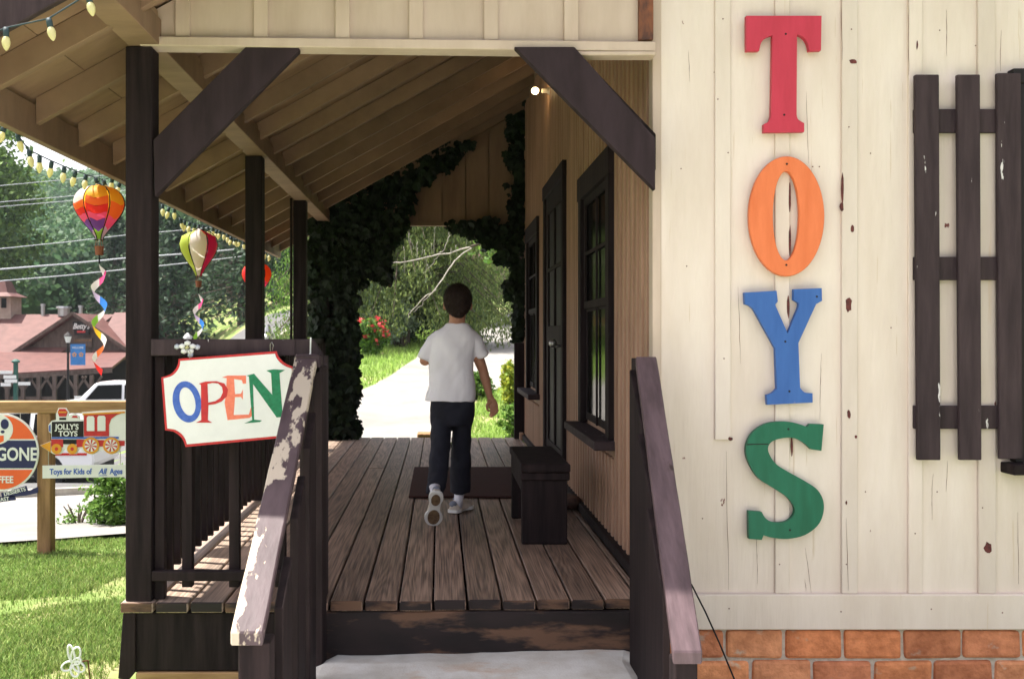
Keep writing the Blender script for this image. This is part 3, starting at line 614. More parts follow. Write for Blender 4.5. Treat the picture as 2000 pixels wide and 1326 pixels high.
# stair handrails
def stair_rail(xt, yt, zt, xb, yb, zb, wt, wb, mat_cap, right):
    c = MB(); th = .04; a = Vector((xt, yt, zt)); b = Vector((xb, yb, zb)); n = 12; vs = []; fs = []
    for k in range(n + 1):
        t = k / n; p = a.lerp(b, t); w2 = (wt + (wb - wt) * t) / 2 + rng.uniform(-.001, .001)
        vs += [(p.x - w2, p.y, p.z - th), (p.x + w2, p.y, p.z - th), (p.x + w2, p.y, p.z), (p.x - w2, p.y, p.z)]
    for k in range(n):
        for j in range(4): fs.append((k * 4 + j, k * 4 + (j + 1) % 4, k * 4 + 4 + (j + 1) % 4, k * 4 + 4 + j))
    fs += [(0, 1, 2, 3), (n * 4 + 3, n * 4 + 2, n * 4 + 1, n * 4)]
    c.add(vs, fs, .4); cap = c.build("stair_handrail", mat_cap, shop, .004); return cap
hl = stair_rail(-.528, 3.93, 1.005, -.545, 2.80, .243, .088, .092, M_rail, False)
pn = MB(); pn.box(-.575, -.468, 3.99 + .077, 4.165, -.0, .993); pn.box(-.565, -.47, 3.90, 3.985, .93, 1.0)
pn.build("newel_post", M_shut, hl, .004)
pn2 = MB(); pn2.box(-.500, -.462, 3.90, 4.045, -.36, .955); pn2.build("newel_post", M_dark, hl, .003)
for (yy, ww) in ((3.62, .085), (3.33, .085), (3.02, .085)):      # planks below the cap
    t = (3.93 - yy) / 1.13; zt = 1.005 - .762 * t - .045; b = MB()
    zt2 = zt - .762 / 1.13 * .085
    b.add([(x, y_, z) for x in (-.492, -.464) for (y_, z) in ((yy - .075, -.36), (yy + .10, -.36), (yy + .10, zt + .04), (yy - .075, zt - .075))], [(0, 1, 2, 3), (7, 6, 5, 4), (0, 4, 5, 1), (1, 5, 6, 2), (2, 6, 7, 3), (3, 7, 4, 0)])
    b.build("rail_plank", M_dark, hl, .003)
b = MB(); b.box(-.575, -.485, 2.83, 2.92, -.36, .205); b.build("lower_newel_post", M_dark, hl, .004)
hr = stair_rail(.812, 3.93, .995, .733, 2.95, .141, .084, .088, M_railp, True)
b = MB(); b.box(.776, .80, 3.95, 4.045, -.36, .985); b.build("newel_post", M_dark, hr, .003)
for yy in (3.78, 3.52, 3.26):
    t = (3.93 - yy) / .98; zt = .995 - .854 * t - .045; b = MB(); xo = .812 - .079 * t - .036
    b.add([(x, y_, z) for x in (xo - .018, xo + .006) for (y_, z) in ((yy - .11, -.36), (yy + .145, -.36), (yy + .145, zt + .124), (yy - .11, zt - .098))], [(0, 1, 2, 3), (7, 6, 5, 4), (0, 4, 5, 1), (1, 5, 6, 2), (2, 6, 7, 3), (3, 7, 4, 0)])
    b.build("rail_plank", M_dark, hr, .003)
b = MB(); b.box(.700, .768, 2.97, 3.05, -.36, .105); b.build("lower_newel_post", M_dark, hr, .004)
# front window beside the shutters (mostly outside the frame) and slatted shutters
wz0, wz1 = CZ - (905 - CY) * DF / F, CZ - (168 - CY) * DF / F
def fwin(xa, xb):
    b = MB(); b.box(xa, xa + .06, DF - .04, DF + .002, wz0 + .01, wz1); b.box(xb - .06, xb, DF - .04, DF + .002, wz0 + .01, wz1)
    b.box(xa - .01, xb + .01, DF - .045, DF + .002, wz1 + .001, wz1 + .06); win = b.build("window", M_black, shop, .003)
    g = MB(); g.box(xa + .06, xb - .06, DF - .01, DF - .006, wz0, wz1); g.build("window_pane", M_glass, win)
    s = MB(); s.box(xa + .06, xb - .06, DF - .03, DF - .012, (wz0 + wz1) / 2 - .02, (wz0 + wz1) / 2 + .02); s.box(xa + .06, xb - .06, DF - .03, DF - .012, wz0, wz0 + .05); s.box((xa + xb) / 2 - .012, (xa + xb) / 2 + .012, DF - .028, DF - .014, wz0 + .05, wz1); s.build("window_sash", M_dark, win)
    q = MB(); q.box(xa - .04, xb + .04, DF - .10, DF + .0, wz0 - .035, wz0 + .008); q.build("window_sill", M_dark, win, .004)
fwin(2.345, 3.25)
def shutter(offs, flip=False):
    MS = plane_map(DF); q = MS(1875 + offs, 895, .03)
    sh = bpy.data.objects.new("shutter", None); COL.objects.link(sh); sh.parent = shop; sh.empty_display_size = .1
    for y0, y1 in ((217, 263), (503, 548), (791, 836)):
        b = MB(); b.prism([(1778 + offs, y0), (1975 + offs, y0), (1975 + offs, y1), (1778 + offs, y1)], MS, .016, .034); b.build("shutter_rail", M_shut, sh, .003)
    for (xa, xb, ya, yb) in ((1775, 1821, 153, 895), (1856, 1900, 153, 895), (1933, 1979, 150, 893)):
        s = MB(); s.prism([(xa + offs, ya), (xb + offs, ya), (xb + offs + 3, yb), (xa + offs + 5, yb)], MS, .0345, .056); s.build("shutter_slat", M_shut, sh, .003)
shutter(0); shutter(620)
# concrete step
cs = MB(); n = 24; top = []
vs = []; fs = []
for j, yy in enumerate((4.048, 3.9, 3.6, 3.2, 2.9)):
    for i in range(n + 1):
        t = i / n; xl, xr_ = (-.47, .80) if j == 0 else (-.53 + (.0 if j > 1 else .02), .765)
        x = xl + (xr_ - xl) * t; e = .012 * noise.noise(Vector((x * 6, yy * 3, 2)))
        z = -.196 - .012 * (1 - t) - .02 * (1 if i in (0, n) else 0) + e * .6
        if j == 0: z -= .018 * (1 - t) + .004 * noise.noise(Vector((x * 30, 1, 1)))
        vs.append((x + (e if i in (0, n) else 0), yy, z))
m_ = n + 1; tot = len(vs)
for j in range(4):
    for i in range(n): fs.append((j * m_ + i, j * m_ + i + 1, (j + 1) * m_ + i + 1, (j + 1) * m_ + i))
bot = [(x, y, -.42) for x, y, z in vs]; vs += bot
for i in range(n):
    fs.append((i, i + 1, tot + i + 1, tot + i)); a = 4 * m_; fs.append((a + i, a + i + 1, tot + a + i + 1, tot + a + i))
for j in range(4):
    for k in (0, n): fs.append((j * m_ + k, (j + 1) * m_ + k, tot + (j + 1) * m_ + k, tot + j * m_ + k))
cs.add(vs, fs, .5); o = cs.build("concrete_step", M_conc, None, .0)
single(o, "pale worn concrete step at the porch entrance", "step")
crk = MB(); q = [P(738, 1326, 3.62), P(765, 1308, 3.75), P(805, 1270, 4.0)]
pv = MB(); pv.box(-1.6, 2.2, -1.5, 2.85, -.42, -.335); tag(pv.build("path", M_conc), kind="structure")

# ------------------------------------------------------------------ TOYS letters
Z2 = lambda pts: [((1280 + p[0] / 2.651, p[1] / 2.652) + tuple(p[2:])) for p in pts]
Z3 = lambda pts: [((1280 + p[0] / 2.778, 450 + p[1] / 2.778) + tuple(p[2:])) for p in pts]
def letter(poly, m, label, inner=None):
    b = MB(); mp = plane_map(DF)
    if inner: b.ring(poly, inner, mp, .016, .040)
    else: b.prism(poly, mp, .016, .040)
    o = b.build("sign_letter", m, None, .0025)
    c = thing("wooden_letter", label, "letter", (0, 0, 0), "wooden letters on the cream wall")
    xs_ = [v.co for v in o.data.vertices]
    cc = Vector((sum(v.x for v in xs_) / len(xs_), DF - .02, min(v.z for v in xs_))); c.location = cc
    o.data.transform(Matrix.Translation(-cc)); o.parent = c; o.name = "letter_board"; return c
def screws(c, pts):
    for (a, b_) in pts:
        s = MB(); q = plane_map(DF)(a, b_, .040); s.lathe((q.x, q.y, q.z), [(.0045, .002), (.0045, -.0012), (.003, -.0018)], 8, 'y'); s.build("screw", M_black, c)
k = 'c'
T = Z2([(455, 100, k), (841, 100, k), (838, 278, k), (778, 280, k), (768, 238), (745, 208), (715, 195, k), (713, 605, k), (720, 630), (752, 650, k), (752, 695, k), (545, 698, k), (545, 655, k), (572, 640), (583, 608, k), (590, 200, k), (556, 212), (532, 238), (521, 280, k), (455, 281, k)])
cT = letter(smoothpoly(T), M_red, "red wooden letter T, topmost on the cream wall"); screws(cT, [(1528, 73), (1525, 229)])
cO = letter(ell(1530, 425, 73, 116, 64), M_orange, "orange wooden letter O between the red T and the blue Y", ell(1529, 424, 25.5, 86, 64)); screws(cO, [(1530, 324), (1529, 519)])
Y = Z3([(467, 340, k), (640, 330, k), (646, 388, k), (632, 405, k), (700, 560, k), (757, 420, k), (758, 397), (732, 380, k), (733, 322, k), (882, 316, k), (884, 384, k), (852, 402, k), (757, 610, k), (766, 850, k), (790, 875), (833, 880, k), (834, 930, k), (590, 942, k), (586, 890, k), (618, 878), (641, 855, k), (633, 640, k), (520, 435, k), (497, 412), (470, 402, k)])
cY = letter(smoothpoly(Y), M_blue, "blue wooden letter Y between the orange O and the green S"); screws(cY, [(1527, 667), (1535, 763), (1588, 580)])
S = [(1601.5, 827, k), (1575, 826, k), (1570, 832, k), (1546, 824), (1517.6, 821.5), (1489, 826), (1465, 842), (1453, 864), (1452, 885.6), (1460, 908), (1476, 931), (1503, 949), (1528, 965), (1541, 980), (1545.7, 994), (1539, 1008), (1525, 1016), (1503, 1016), (1489, 1008), (1481.6, 996, k), (1456, 994, k), (1457, 1048, k),
     (1481.6, 1050, k), (1485, 1041, k), (1503, 1046), (1532, 1048), (1564, 1041), (1589, 1023), (1600, 1001), (1601, 976), (1590, 954), (1568, 938), (1532, 918), (1510, 904), (1497, 886), (1494, 871), (1503, 859), (1525, 853), (1546, 854), (1564, 863), (1577, 875, k), (1597, 878, k)]
cS = letter(smoothpoly(S), M_green, "green wooden letter S, lowest on the cream wall"); screws(cS, [(1533, 836), (1536, 1031)])
b = MB(); b.prism([(1453, 864.5), (1494, 864), (1494, 866), (1470, 866), (1453, 867)], plane_map(DF), .0395, .0408); b.build('split_line', M_black, cS)

# ------------------------------------------------------------------ OPEN sign
Z5 = lambda pts: [((300 + p[0] / 5.526, 660 + p[1] / 5.526) + tuple(p[2:])) for p in pts]
osn = thing("open_sign", "white OPEN sign with red edge hanging on the front railing", "sign", tuple(P(445, 872, 3.97)))
MO = plane_map(3.97)
out = Z5([(270, 225, k), (1325, 143, k), (1345, 195), (1390, 250), (1450, 290), (1512, 312, k), (1552, 880, k), (1470, 905), (1400, 970), (1372, 1078, k), (345, 1175, k), (325, 1115), (285, 1058), (215, 1010), (125, 995, k), (83, 425, k), (175, 395), (230, 345), (262, 285)])
cxm = sum(p[0] for p in out) / len(out); cym = sum(p[1] for p in out) / len(out)
sp = smoothpoly(out)
b = MB(); b.prism(sp, MO, -.012, 0); bd = b.build("sign_board", M_signred, osn)
# inset outline
def inset(poly, d):
    n = len(poly); res = []
    for i in range(n):
        a = Vector(poly[i - 1]); b_ = Vector(poly[i]); c = Vector(poly[(i + 1) % n])
        e1 = (b_ - a).normalized(); e2 = (c - b_).normalized(); n1 = Vector((-e1.y, e1.x)); n2 = Vector((-e2.y, e2.x)); nn = (n1 + n2)
        nn = nn.normalized() if nn.length > .01 else n1; s_ = d / max(.5, nn.dot(n1)); res.append((b_.x + nn.x * s_, b_.y + nn.y * s_))
    return res
b = MB(); b.prism([(cxm + 14 + (p[0] - cxm - 14) * .967, cym + (p[1] - cym) * .945) for p in sp], MO, .0005, .002); b.build("sign_face", M_white, osn)
def glyph(polys, m, nm, t=.0032):
    b = MB()
    for pl in polys: b.prism(pl, MO, .0022, t)
    b.build(nm, m, osn)
b = MB(); b.ring(*[[(300 + p[0] / 5.526, 660 + p[1] / 5.526) for p in e] for e in (ell(362, 688, 152, 224, 40, R(-10)), ell(368, 684, 82, 155, 40, R(-13)))], MO, .0022, .0034); b.build("letter_o", M_signblue, osn)
Pp = Z5([(490, 492), (560, 470), (680, 466), (765, 490), (806, 555), (792, 630), (735, 685), (665, 712), (594, 722), (588, 885), (635, 912), (460, 912), (516, 885), (514, 505)])
Ph = Z5([(584, 494), (640, 484), (700, 490), (742, 530), (750, 585), (722, 645), (670, 680), (592, 696)])
# build P as outline polygon with slit to the counter
Pout = Pp[1:9] + []
poly = [Pp[0], Pp[1], Pp[2], Pp[3], Pp[4], Pp[5], Pp[6], Pp[7], Pp[8], Ph[7], Ph[6], Ph[5], Ph[4], Ph[3], Ph[2], Ph[1], Ph[0], (Ph[0][0] + .05, Ph[0][1] + .1), (Ph[7][0] - .05, Ph[7][1]), (Pp[8][0] - .1, Pp[8][1]), Pp[9], Pp[10], Pp[11], Pp[12], Pp[13]]
glyph([poly], M_signred, "letter_p", .0036)
glyph([Z5([(740, 425), (800, 405), (1000, 405), (1000, 492), (965, 492), (955, 455), (870, 442), (880, 605), (945, 600), (965, 555), (966, 665), (945, 635), (880, 637), (866, 830), (1030, 825), (1055, 740), (1087, 745), (1075, 830), (1040, 860), (800, 885), (768, 700), (785, 600), (790, 432)])], M_coral, "letter_e", .0030)
glyph([Z5([(1005, 405), (1085, 385), (1282, 612), (1270, 380), (1218, 350), (1300, 338), (1422, 345), (1360, 378), (1390, 780), (1402, 852), (1330, 856), (1075, 498), (1087, 880), (1172, 888), (1150, 905), (980, 920), (1066, 884), (1050, 700), (1030, 415)])], M_signgreen, "letter_n", .0033)
b = MB(); b.tube([P(528, 686, 3.965), P(528, 672, 3.96), P(531, 668, 3.955), P(534, 674, 3.96), P(532, 684, 3.97)], .0018, 6); b.tube([P(370, 700, 3.965), P(372, 688, 3.96), P(366, 680, 3.96), P(362, 684, 3.965)], .0018, 6); b.build("sign_hook", M_metal, osn, smooth=True)
fo = thing("metal_flower", "small white metal flower ornament fixed to the railing above the OPEN sign", "ornament", tuple(P(367, 690, 3.99)))
b = MB(); c = P(366, 679, 3.995)
for kk in range(5):
    a = kk * 1.2566 + .3; b.blob((c.x + .022 * math.cos(a), c.y, c.z + .018 * math.sin(a)), (.015, .006, .012), 1)
b.build("petal", M_white, fo, smooth=True)
M_enam = mk("grey_enamel", (.45, .48, .55), None, rough=.4)
for dx, dz in ((-.042, .004), (.04, .002), (.012, -.03)): b = MB(); b.blob((c.x + dx, c.y + .002, c.z + dz), (.013, .005, .012), 1); b.build("leaf", M_enam, fo, smooth=True)
b = MB(); b.blob((c.x, c.y - .006, c.z), (.008, .005, .008), 1); b.build("centre", M_bulb, fo, smooth=True)
b = MB(); q0 = P(607, 660, 3.99); b.tube([(q0.x, 3.99, 1.068), (q0.x, 3.985, 1.05), (q0.x - .001, 3.985, 1.0), (q0.x, 3.96, 1.004)], .003, 6); o = b.build("white_string", M_white); single(o, "white string looped over the end of the front railing", "string")
# cable down the wall
b = MB(); b.tube([P(1350, 1140, 4.02), P(1378, 1195, 3.98), P(1405, 1255, 3.94), P(1436, 1330, 3.88), P(1460, 1372, 3.86)], .0035, 6); o = b.build("black_cable", M_black, smooth=True); single(o, "thin black cable running down beside the right handrail", "cable")

# ------------------------------------------------------------------ bench, mat, stone
bn = thing("porch_bench", "small dark brown wooden bench standing against the shop wall", "bench", (.54, 5.55, 0))
b = MB(); b.box(.412, .668, 5.10, 5.93, .375, .418); b.box(.414, .666, 5.118, 5.15, .33, .374); b.build("seat", M_dark, bn, .006)
for ya in (5.135, 5.86):
    b = MB(); b.box(.408 + .012, .655, ya, ya + .045, .0, .374); b.build("leg", M_dark, bn, .005)
b = MB(); b.box(.42, .44, 5.15, 5.88, .27, .374); b.build("apron", M_dark, bn, .003)
b = MB(); b.box(-.21, .62, 6.58, 8.05, .004, .016); o = b.build("doormat", M_mat, None, .003); single(o, "dark reddish brown doormat on the porch boards", "mat")
o.data.transform(Matrix.Identity(4)); o.scale = (1, 1, 1)
b = MB(); b.blob((.80, 6.18, .045), (.085, .10, .045), 3, .35, 2.0); o = b.build("stone", M_rock, smooth=True); single(o, "rounded reddish brown stone on the deck behind the bench", "stone")
b = MB(); b.box(.82, .86, 10.25, 10.36, .0, .07); o = b.build("door_wedge", M_tan, None, .004); single(o, "small wooden block at the far right corner of the deck", "block")
b = MB()
for i in range(3):
    for j in range(2): b.box(-.255 + i * .0 + .0, -.09, 10.95 + j * .12, 11.06 + j * .12, -.34 + i * .115, -.233 + i * .115)
o = b.build("brick_pile", M_timberv, None, .01); single(o, "small stack of brown blocks at the far end of the deck", "blocks")
# wall lamp
lp = thing("wall_lamp", "bare lit bulb on a bracket high on the porch wall", "lamp", (.89, 8.0, 3.03))
b = MB(); b.lathe((.885, 8.0, 3.04), [(.035, .01), (.035, -.01), (.018, -.03), (.018, -.07)], 12, 'x'); b.build("lamp_socket", M_shoe, lp, smooth=True)
b = MB(); b.blob((.762, 8.0, 3.04), (.030, .026, .028), 2); b.build("bulb", M_lit, lp, smooth=True)

# ------------------------------------------------------------------ string lights
def string_lights(name, label, pts, dirs, group=None, sag=.05, every=1):
    root = thing(name, label, "string lights", tuple(pts[0]))
    wire = []
    for i, p in enumerate(pts):
        wire.append(p + Vector((0, 0, .035)))
    b = MB(); b.tube(wire, .003, 5); b.build("cord", M_cord, root, smooth=True)
    for p, d in zip(pts, dirs):
        d = d.normalized(); c = p + Vector((0, 0, .035)); s = MB(); s.tube([c, c + d * .012, c + d * .033], [.009, .011, .010], 8); bb_ = MB()
        bb_.tube([c + d * .030, c + d * .038, c + d * .050, c + d * .062, c + d * .074, c + d * .080], [.007, .012, .0145, .0125, .007, .002], 9)
        bo_ = bb_.build("bulb", M_bulb, root, smooth=True); s.build("bulb_socket", M_cord, bo_, smooth=True)
    return root
pts = []; dirs = []; y = 3.5; i = 0
while y < 10.7:
    sagp = .05 * abs(math.sin((y - 3.5) * 1.45)) if 4.3 < y < 5.3 or 6.7 < y < 8 else .012 * math.sin(y * 9)
    z = rz(x0) - .075 - sagp
    pts.append(Vector((x0 - .018, y, z))); dirs.append(Vector((rng.uniform(-.35, .35), rng.uniform(-.45, .45), -1 if rng.random() < .8 or sagp > .02 else rng.uniform(-.2, .3)))); y += .135 + rng.uniform(-.02, .02)
string_lights("string_lights", "pale yellow bulbs strung along the eave of the porch", pts, dirs)
pts = []; dirs = []
for (px, py) in ((-150, 118), (-70, 92), (12, 58), (95, 40), (172, -8), (250, -50), (330, -95), (410, -140)):
    pts.append(P(px, py - 3, 3.35) - Vector((0, 0, .035))); dirs.append(Vector((.25 if px > 50 else .05, -.1, -1)))
string_lights("string_lights", "three large pale yellow bulbs strung across the front edge of the roof", pts, dirs)

# ------------------------------------------------------------------ hot air balloon spinners
def spinner(cx, cyt, D, label, cols, rot, tail, sc=1.0, Rr=.112, H=.28):
    top = P(cx, cyt, D); root = thing("wind_spinner", label, "wind spinner", (top.x, D, top.z - .9 * sc), "hot air balloon wind spinners along the eave")
    def prof(t): # t 0 top .. 1 bottom
        return Rr * (math.sin(math.pi * min(1, t) ** .64) ** (.8 if t < .35 else 1.25) if t < .97 else .06) * (1 - .0 * t) + .012
    n = 6
    for kx in range(n):
        a0 = rot + kx * 2 * math.pi / n; bands = cols[kx % len(cols)]
        for bi, (t0, t1, cname) in enumerate(bands):
            b = MB(); m_ = 6; q = 6; vs = []; fs = []
            for i in range(m_ + 1):
                t = t0 + (t1 - t0) * i / m_; r = prof(t)
                for j in range(q + 1):
                    u = j / q - .5; a = a0 + u * (2 * math.pi / n) * .90
                    zz = t
                    if (i == m_ and bi < len(bands) - 1) or (i == 0 and bi > 0): zz = t + .035 * (1 - abs(u) * 4 if abs(u) < .5 else -1)
                    rr = prof(zz) * (1.0 + .05 * math.cos(u * math.pi))
                    vs.append((top.x + rr * math.cos(a), D + rr * math.sin(a), top.z - H * zz))
            for i in range(m_):
                for j in range(q): fs.append((i * (q + 1) + j, i * (q + 1) + j + 1, (i + 1) * (q + 1) + j + 1, (i + 1) * (q + 1) + j))
            b.add(vs, fs); b.build("balloon_panel", FB[cname], root, smooth=True, recalc=False)
        b = MB(); a = a0 + math.pi / n
        b.tube([(top.x + prof(t) * 1.02 * math.cos(a), D + prof(t) * 1.02 * math.sin(a), top.z - H * t) for t in [i / 14 for i in range(15)]] , .0028, 5); b.build("rib", FB['black'], root, smooth=True)
    b = MB(); zb = top.z - H; b.lathe((top.x, D, zb - .075 * sc), [(.020 * sc, 0), (.024 * sc, .045 * sc)], 10)
    for a in (0, 1.57, 3.14, 4.71): b.tube([(top.x + .02 * math.cos(a), D + .02 * math.sin(a), zb - .03 * sc), (top.x + .012 * math.cos(a), D + .012 * math.sin(a), zb + .02)], .0015, 4)
    b.build("basket", M_basket, root)
    b = MB(); b.tube([(top.x, D, top.z - .01), (top.x, D, rz(x0) - .04)], .0016, 4); b.tube([(top.x, D, zb - .07 * sc), (top.x, D, zb - .12 * sc)], .004, 5); b.blob((top.x, D, top.z), (.012, .012, .012), 1); b.build("hanging_line", FB['black'], root)
    # helical ribbon tail in coloured pieces
    z0 = zb - .12 * sc; L_ = tail; turns = 3.1; N = 9 * len(TAILC); b = None
    for ci, cn in enumerate(TAILC):
        b = MB(); vs = []; fs = []; m_ = 9
        for i in range(m_ + 1):
            t = (ci * m_ + i) / N; a = t * turns * 6.283 + rot; env = min(1, t * 8) * (1 - .25 * t); rr = .036 * sc * env; wv = .012 * sc * env + .001
            c = Vector((top.x + rr * math.cos(a) * 1.0, D + rr * math.sin(a), z0 - L_ * t))
            w2 = Vector((0, 0, 1)) * wv * 1.6 + Vector((math.cos(a), math.sin(a), 0)) * wv * .6
            vs += [c + w2, c - w2]
        for i in range(m_): fs.append((2 * i, 2 * i + 1, 2 * i + 3, 2 * i + 2))
        b.add(vs, fs); b.build("ribbon", FB[cn], root, smooth=True, recalc=False)
    return root
TAILC = ["white", "pink", "white", "lilac", "blue", "white", "green", "yellow", "white", "orange", "white", "red"]
rb1 = [(0, .34, "white"), (.34, .46, "orange"), (.46, .56, "red"), (.56, .66, "pink"), (.66, .84, "purple"), (.84, .98, "lilac")]
rb2 = [(0, .26, "yellow"), (.26, .40, "orange"), (.40, .54, "red"), (.54, .64, "pink"), (.64, .82, "purple"), (.82, .98, "green")]
rb3 = [(0, .35, "yellow"), (.35, .6, "orange"), (.6, .78, "pink"), (.78, .98, "lilac")]
spinner(194, 362, 5.13, "rainbow hot air balloon wind spinner left of the front post", [rb2, rb3, rb2, rb3, rb2, rb1], -1.35, .56, 1, .112, .285)
g1 = [(0, .98, "lime")]; g2 = [(0, .98, "white")]; g3 = [(0, .98, "magenta")]; g4 = [(0, .98, "orange")]
spinner(388, 447, 7.25, "lime, white and magenta balloon wind spinner above the OPEN sign", [g2, g3, g4, g3, g1, g1], -1.36, .60, 1, .122, .35)
r1 = [(0, .98, "red")]; r2 = [(0, .55, "orange"), (.55, .98, "pink")]
spinner(501, 512, 9.5, "red and pink balloon wind spinner half hidden behind a porch post", [r1, r2, r1, r2, r2, r1], -1.3, .30, 1, .125, .34)

# ------------------------------------------------------------------ ivy at the far end
def leafshape(b, c, s, nrm, up):
    sd = nrm.cross(up)
    if sd.length < .01: return
    sd.normalize(); u = sd.cross(nrm)
    pts = [(0, -.5), (.42, -.28), (.5, .12), (.22, .16), (0, .55), (-.22, .16), (-.5, .12), (-.42, -.28)]
    b.add([c + sd * (x * s) + u * (y * s) + nrm * (.08 * s if i in (0, 4) else 0) for i, (x, y) in enumerate(pts)], [(0, 1, 2, 3), (0, 3, 4, 5), (0, 5, 6, 7)])
def inpoly(x, y, poly):
    c = False; n = len(poly); j = n - 1
    for i in range(n):
        xi, yi = poly[i]; xj, yj = poly[j]
        if (yi > y) != (yj > y) and x < (xj - xi) * (y - yi) / (yj - yi) + xi: c = not c
        j = i
    return c
def pxp(poly, D): return [((a - CX) * D / F, CZ - (b_ - CY) * D / F) for a, b_ in poly]
def ivy(label, polys, n, stems, yr=(10.2, 10.85)):
    root = thing("ivy", label, "ivy", (pxp([stems[0][0]], 10.4)[0][0], 10.4, -.3)); b = MB(); cnt = 0
    W = [pxp(p, 10.4) for p in polys]; areas = []
    for p in W:
        xs_ = [q[0] for q in p]; ys_ = [q[1] for q in p]; areas.append((min(xs_), max(xs_), min(ys_), max(ys_)))
    tot = sum((a[1] - a[0]) * (a[3] - a[2]) for a in areas)
    for p, a in zip(W, areas):
        m_ = int(n * (a[1] - a[0]) * (a[3] - a[2]) / tot)
        for _ in range(m_):
            x = rng.uniform(a[0], a[1]); z = rng.uniform(a[2], a[3])
            jx, jz = x + .10 * noise.noise(Vector((x * 6, z * 6, 1))) + rng.gauss(0, .02), z + .10 * noise.noise(Vector((x * 6, z * 6, 8))) + rng.gauss(0, .02)
            if not inpoly(jx, jz, p): continue
            yy = rng.uniform(*yr)
            if noise.noise(Vector((x * 4, yy * 3, z * 4))) < -.42: continue
            nr = Vector((rng.gauss(0, .6), rng.choice((-1, 1)) * 1.0, rng.gauss(.3, .5))).normalized()
            leafshape(b, Vector((x, yy, z)), rng.choice((.03, .05, .065, .085, .10)) * rng.uniform(.8, 1.2), nr, Vector((rng.gauss(0, .5), 0, -1)))
    b.build("leaves", M_ivy, root, recalc=False)
    s = MB()
    for st in stems:
        w3 = [Vector((x, 10.56 + .03 * math.sin(i * 2), z)) for i, (x, z) in enumerate(pxp(st, 10.4))]; s.tube(w3, [.025 - .015 * i / len(w3) for i in range(len(w3))], 6)
    s.build("stem", M_bark, root, smooth=True)
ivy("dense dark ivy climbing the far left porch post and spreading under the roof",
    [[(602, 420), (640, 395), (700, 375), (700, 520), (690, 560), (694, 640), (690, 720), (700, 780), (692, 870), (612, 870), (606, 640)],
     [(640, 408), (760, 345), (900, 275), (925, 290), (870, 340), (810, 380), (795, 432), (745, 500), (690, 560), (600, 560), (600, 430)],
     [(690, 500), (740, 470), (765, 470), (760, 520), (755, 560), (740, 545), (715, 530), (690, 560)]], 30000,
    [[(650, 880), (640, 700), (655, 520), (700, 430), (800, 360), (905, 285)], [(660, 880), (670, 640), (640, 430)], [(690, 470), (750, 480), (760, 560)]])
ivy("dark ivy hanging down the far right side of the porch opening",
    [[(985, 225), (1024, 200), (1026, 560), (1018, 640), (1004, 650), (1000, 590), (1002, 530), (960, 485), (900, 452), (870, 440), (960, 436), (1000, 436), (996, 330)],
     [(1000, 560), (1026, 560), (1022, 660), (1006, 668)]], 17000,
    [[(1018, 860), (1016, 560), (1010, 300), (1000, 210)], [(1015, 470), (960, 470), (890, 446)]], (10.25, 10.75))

# ------------------------------------------------------------------ trees
def leafquad(b, c, s, asp=.6):
    a = Vector((rng.gauss(0, 1), rng.gauss(0, 1), rng.gauss(0, 1)))
    if a.length < .05: a = Vector((1, 0, 0))
    a.normalize(); d = a.orthogonal().normalized(); q = Matrix.Rotation(rng.uniform(0, 6.28), 3, a) @ d; p = a.cross(q)
    b.add([c - q * s, c + p * s * asp, c + q * s, c - p * s * asp], [(0, 1, 2, 3)])
def crown(b, c, r, clumps, per, ls, cr, hollow=.35):
    c = Vector(c)
    for _ in range(clumps):
        while True:
            v = Vector((rng.uniform(-1, 1), rng.uniform(-1, 1), rng.uniform(-1, 1)))
            if hollow < v.length < 1: break
        k = 1 + .28 * noise.noise(v * 2.2 + c); q = Vector((c.x + v.x * r[0] * k, c.y + v.y * r[1] * k, c.z + v.z * r[2] * k)); rr = cr * rng.uniform(.6, 1.3)
        for _ in range(per):
            g = Vector((rng.gauss(0, .5), rng.gauss(0, .5), rng.gauss(0, .33))) * rr; leafquad(b, q + g, ls * rng.uniform(.6, 1.3))
def tree(name, label, x, y, h, r, m, cat="tree", clumps=150, per=38, ls=.16, cr=.8, trunk=.22, cz=.62, zoff=0, group=None, bark=None):
    z0 = gz(x, y) + zoff; root = thing(name, label, cat, (x, y, z0), group); b = MB(); top = Vector((x + rng.uniform(-.3, .3), y, z0 + h * .8))
    pts = [Vector((x, y, z0 - .1)), Vector((x + .1, y, z0 + h * .25)), Vector((x - .1, y, z0 + h * .5)), top]
    b.tube(pts, [trunk, trunk * .8, trunk * .5, trunk * .15], 8)
    for i in range(9):
        t = .3 + .06 * i; p = pts[0].lerp(top, t); a = i * 2.4; e = p + Vector((math.cos(a) * r[0] * .75, math.sin(a) * r[1] * .75, h * .16)); b.tube([p, p.lerp(e, .5) + Vector((0, 0, .2)), e], [trunk * .4, trunk * .22, trunk * .06], 5)
    b.build("trunk", bark or M_bark, root, smooth=True)
    l = MB(); crown(l, (x, y, z0 + h * cz), r, clumps, per, ls, cr); l.build("crown", m, root, recalc=False); return root
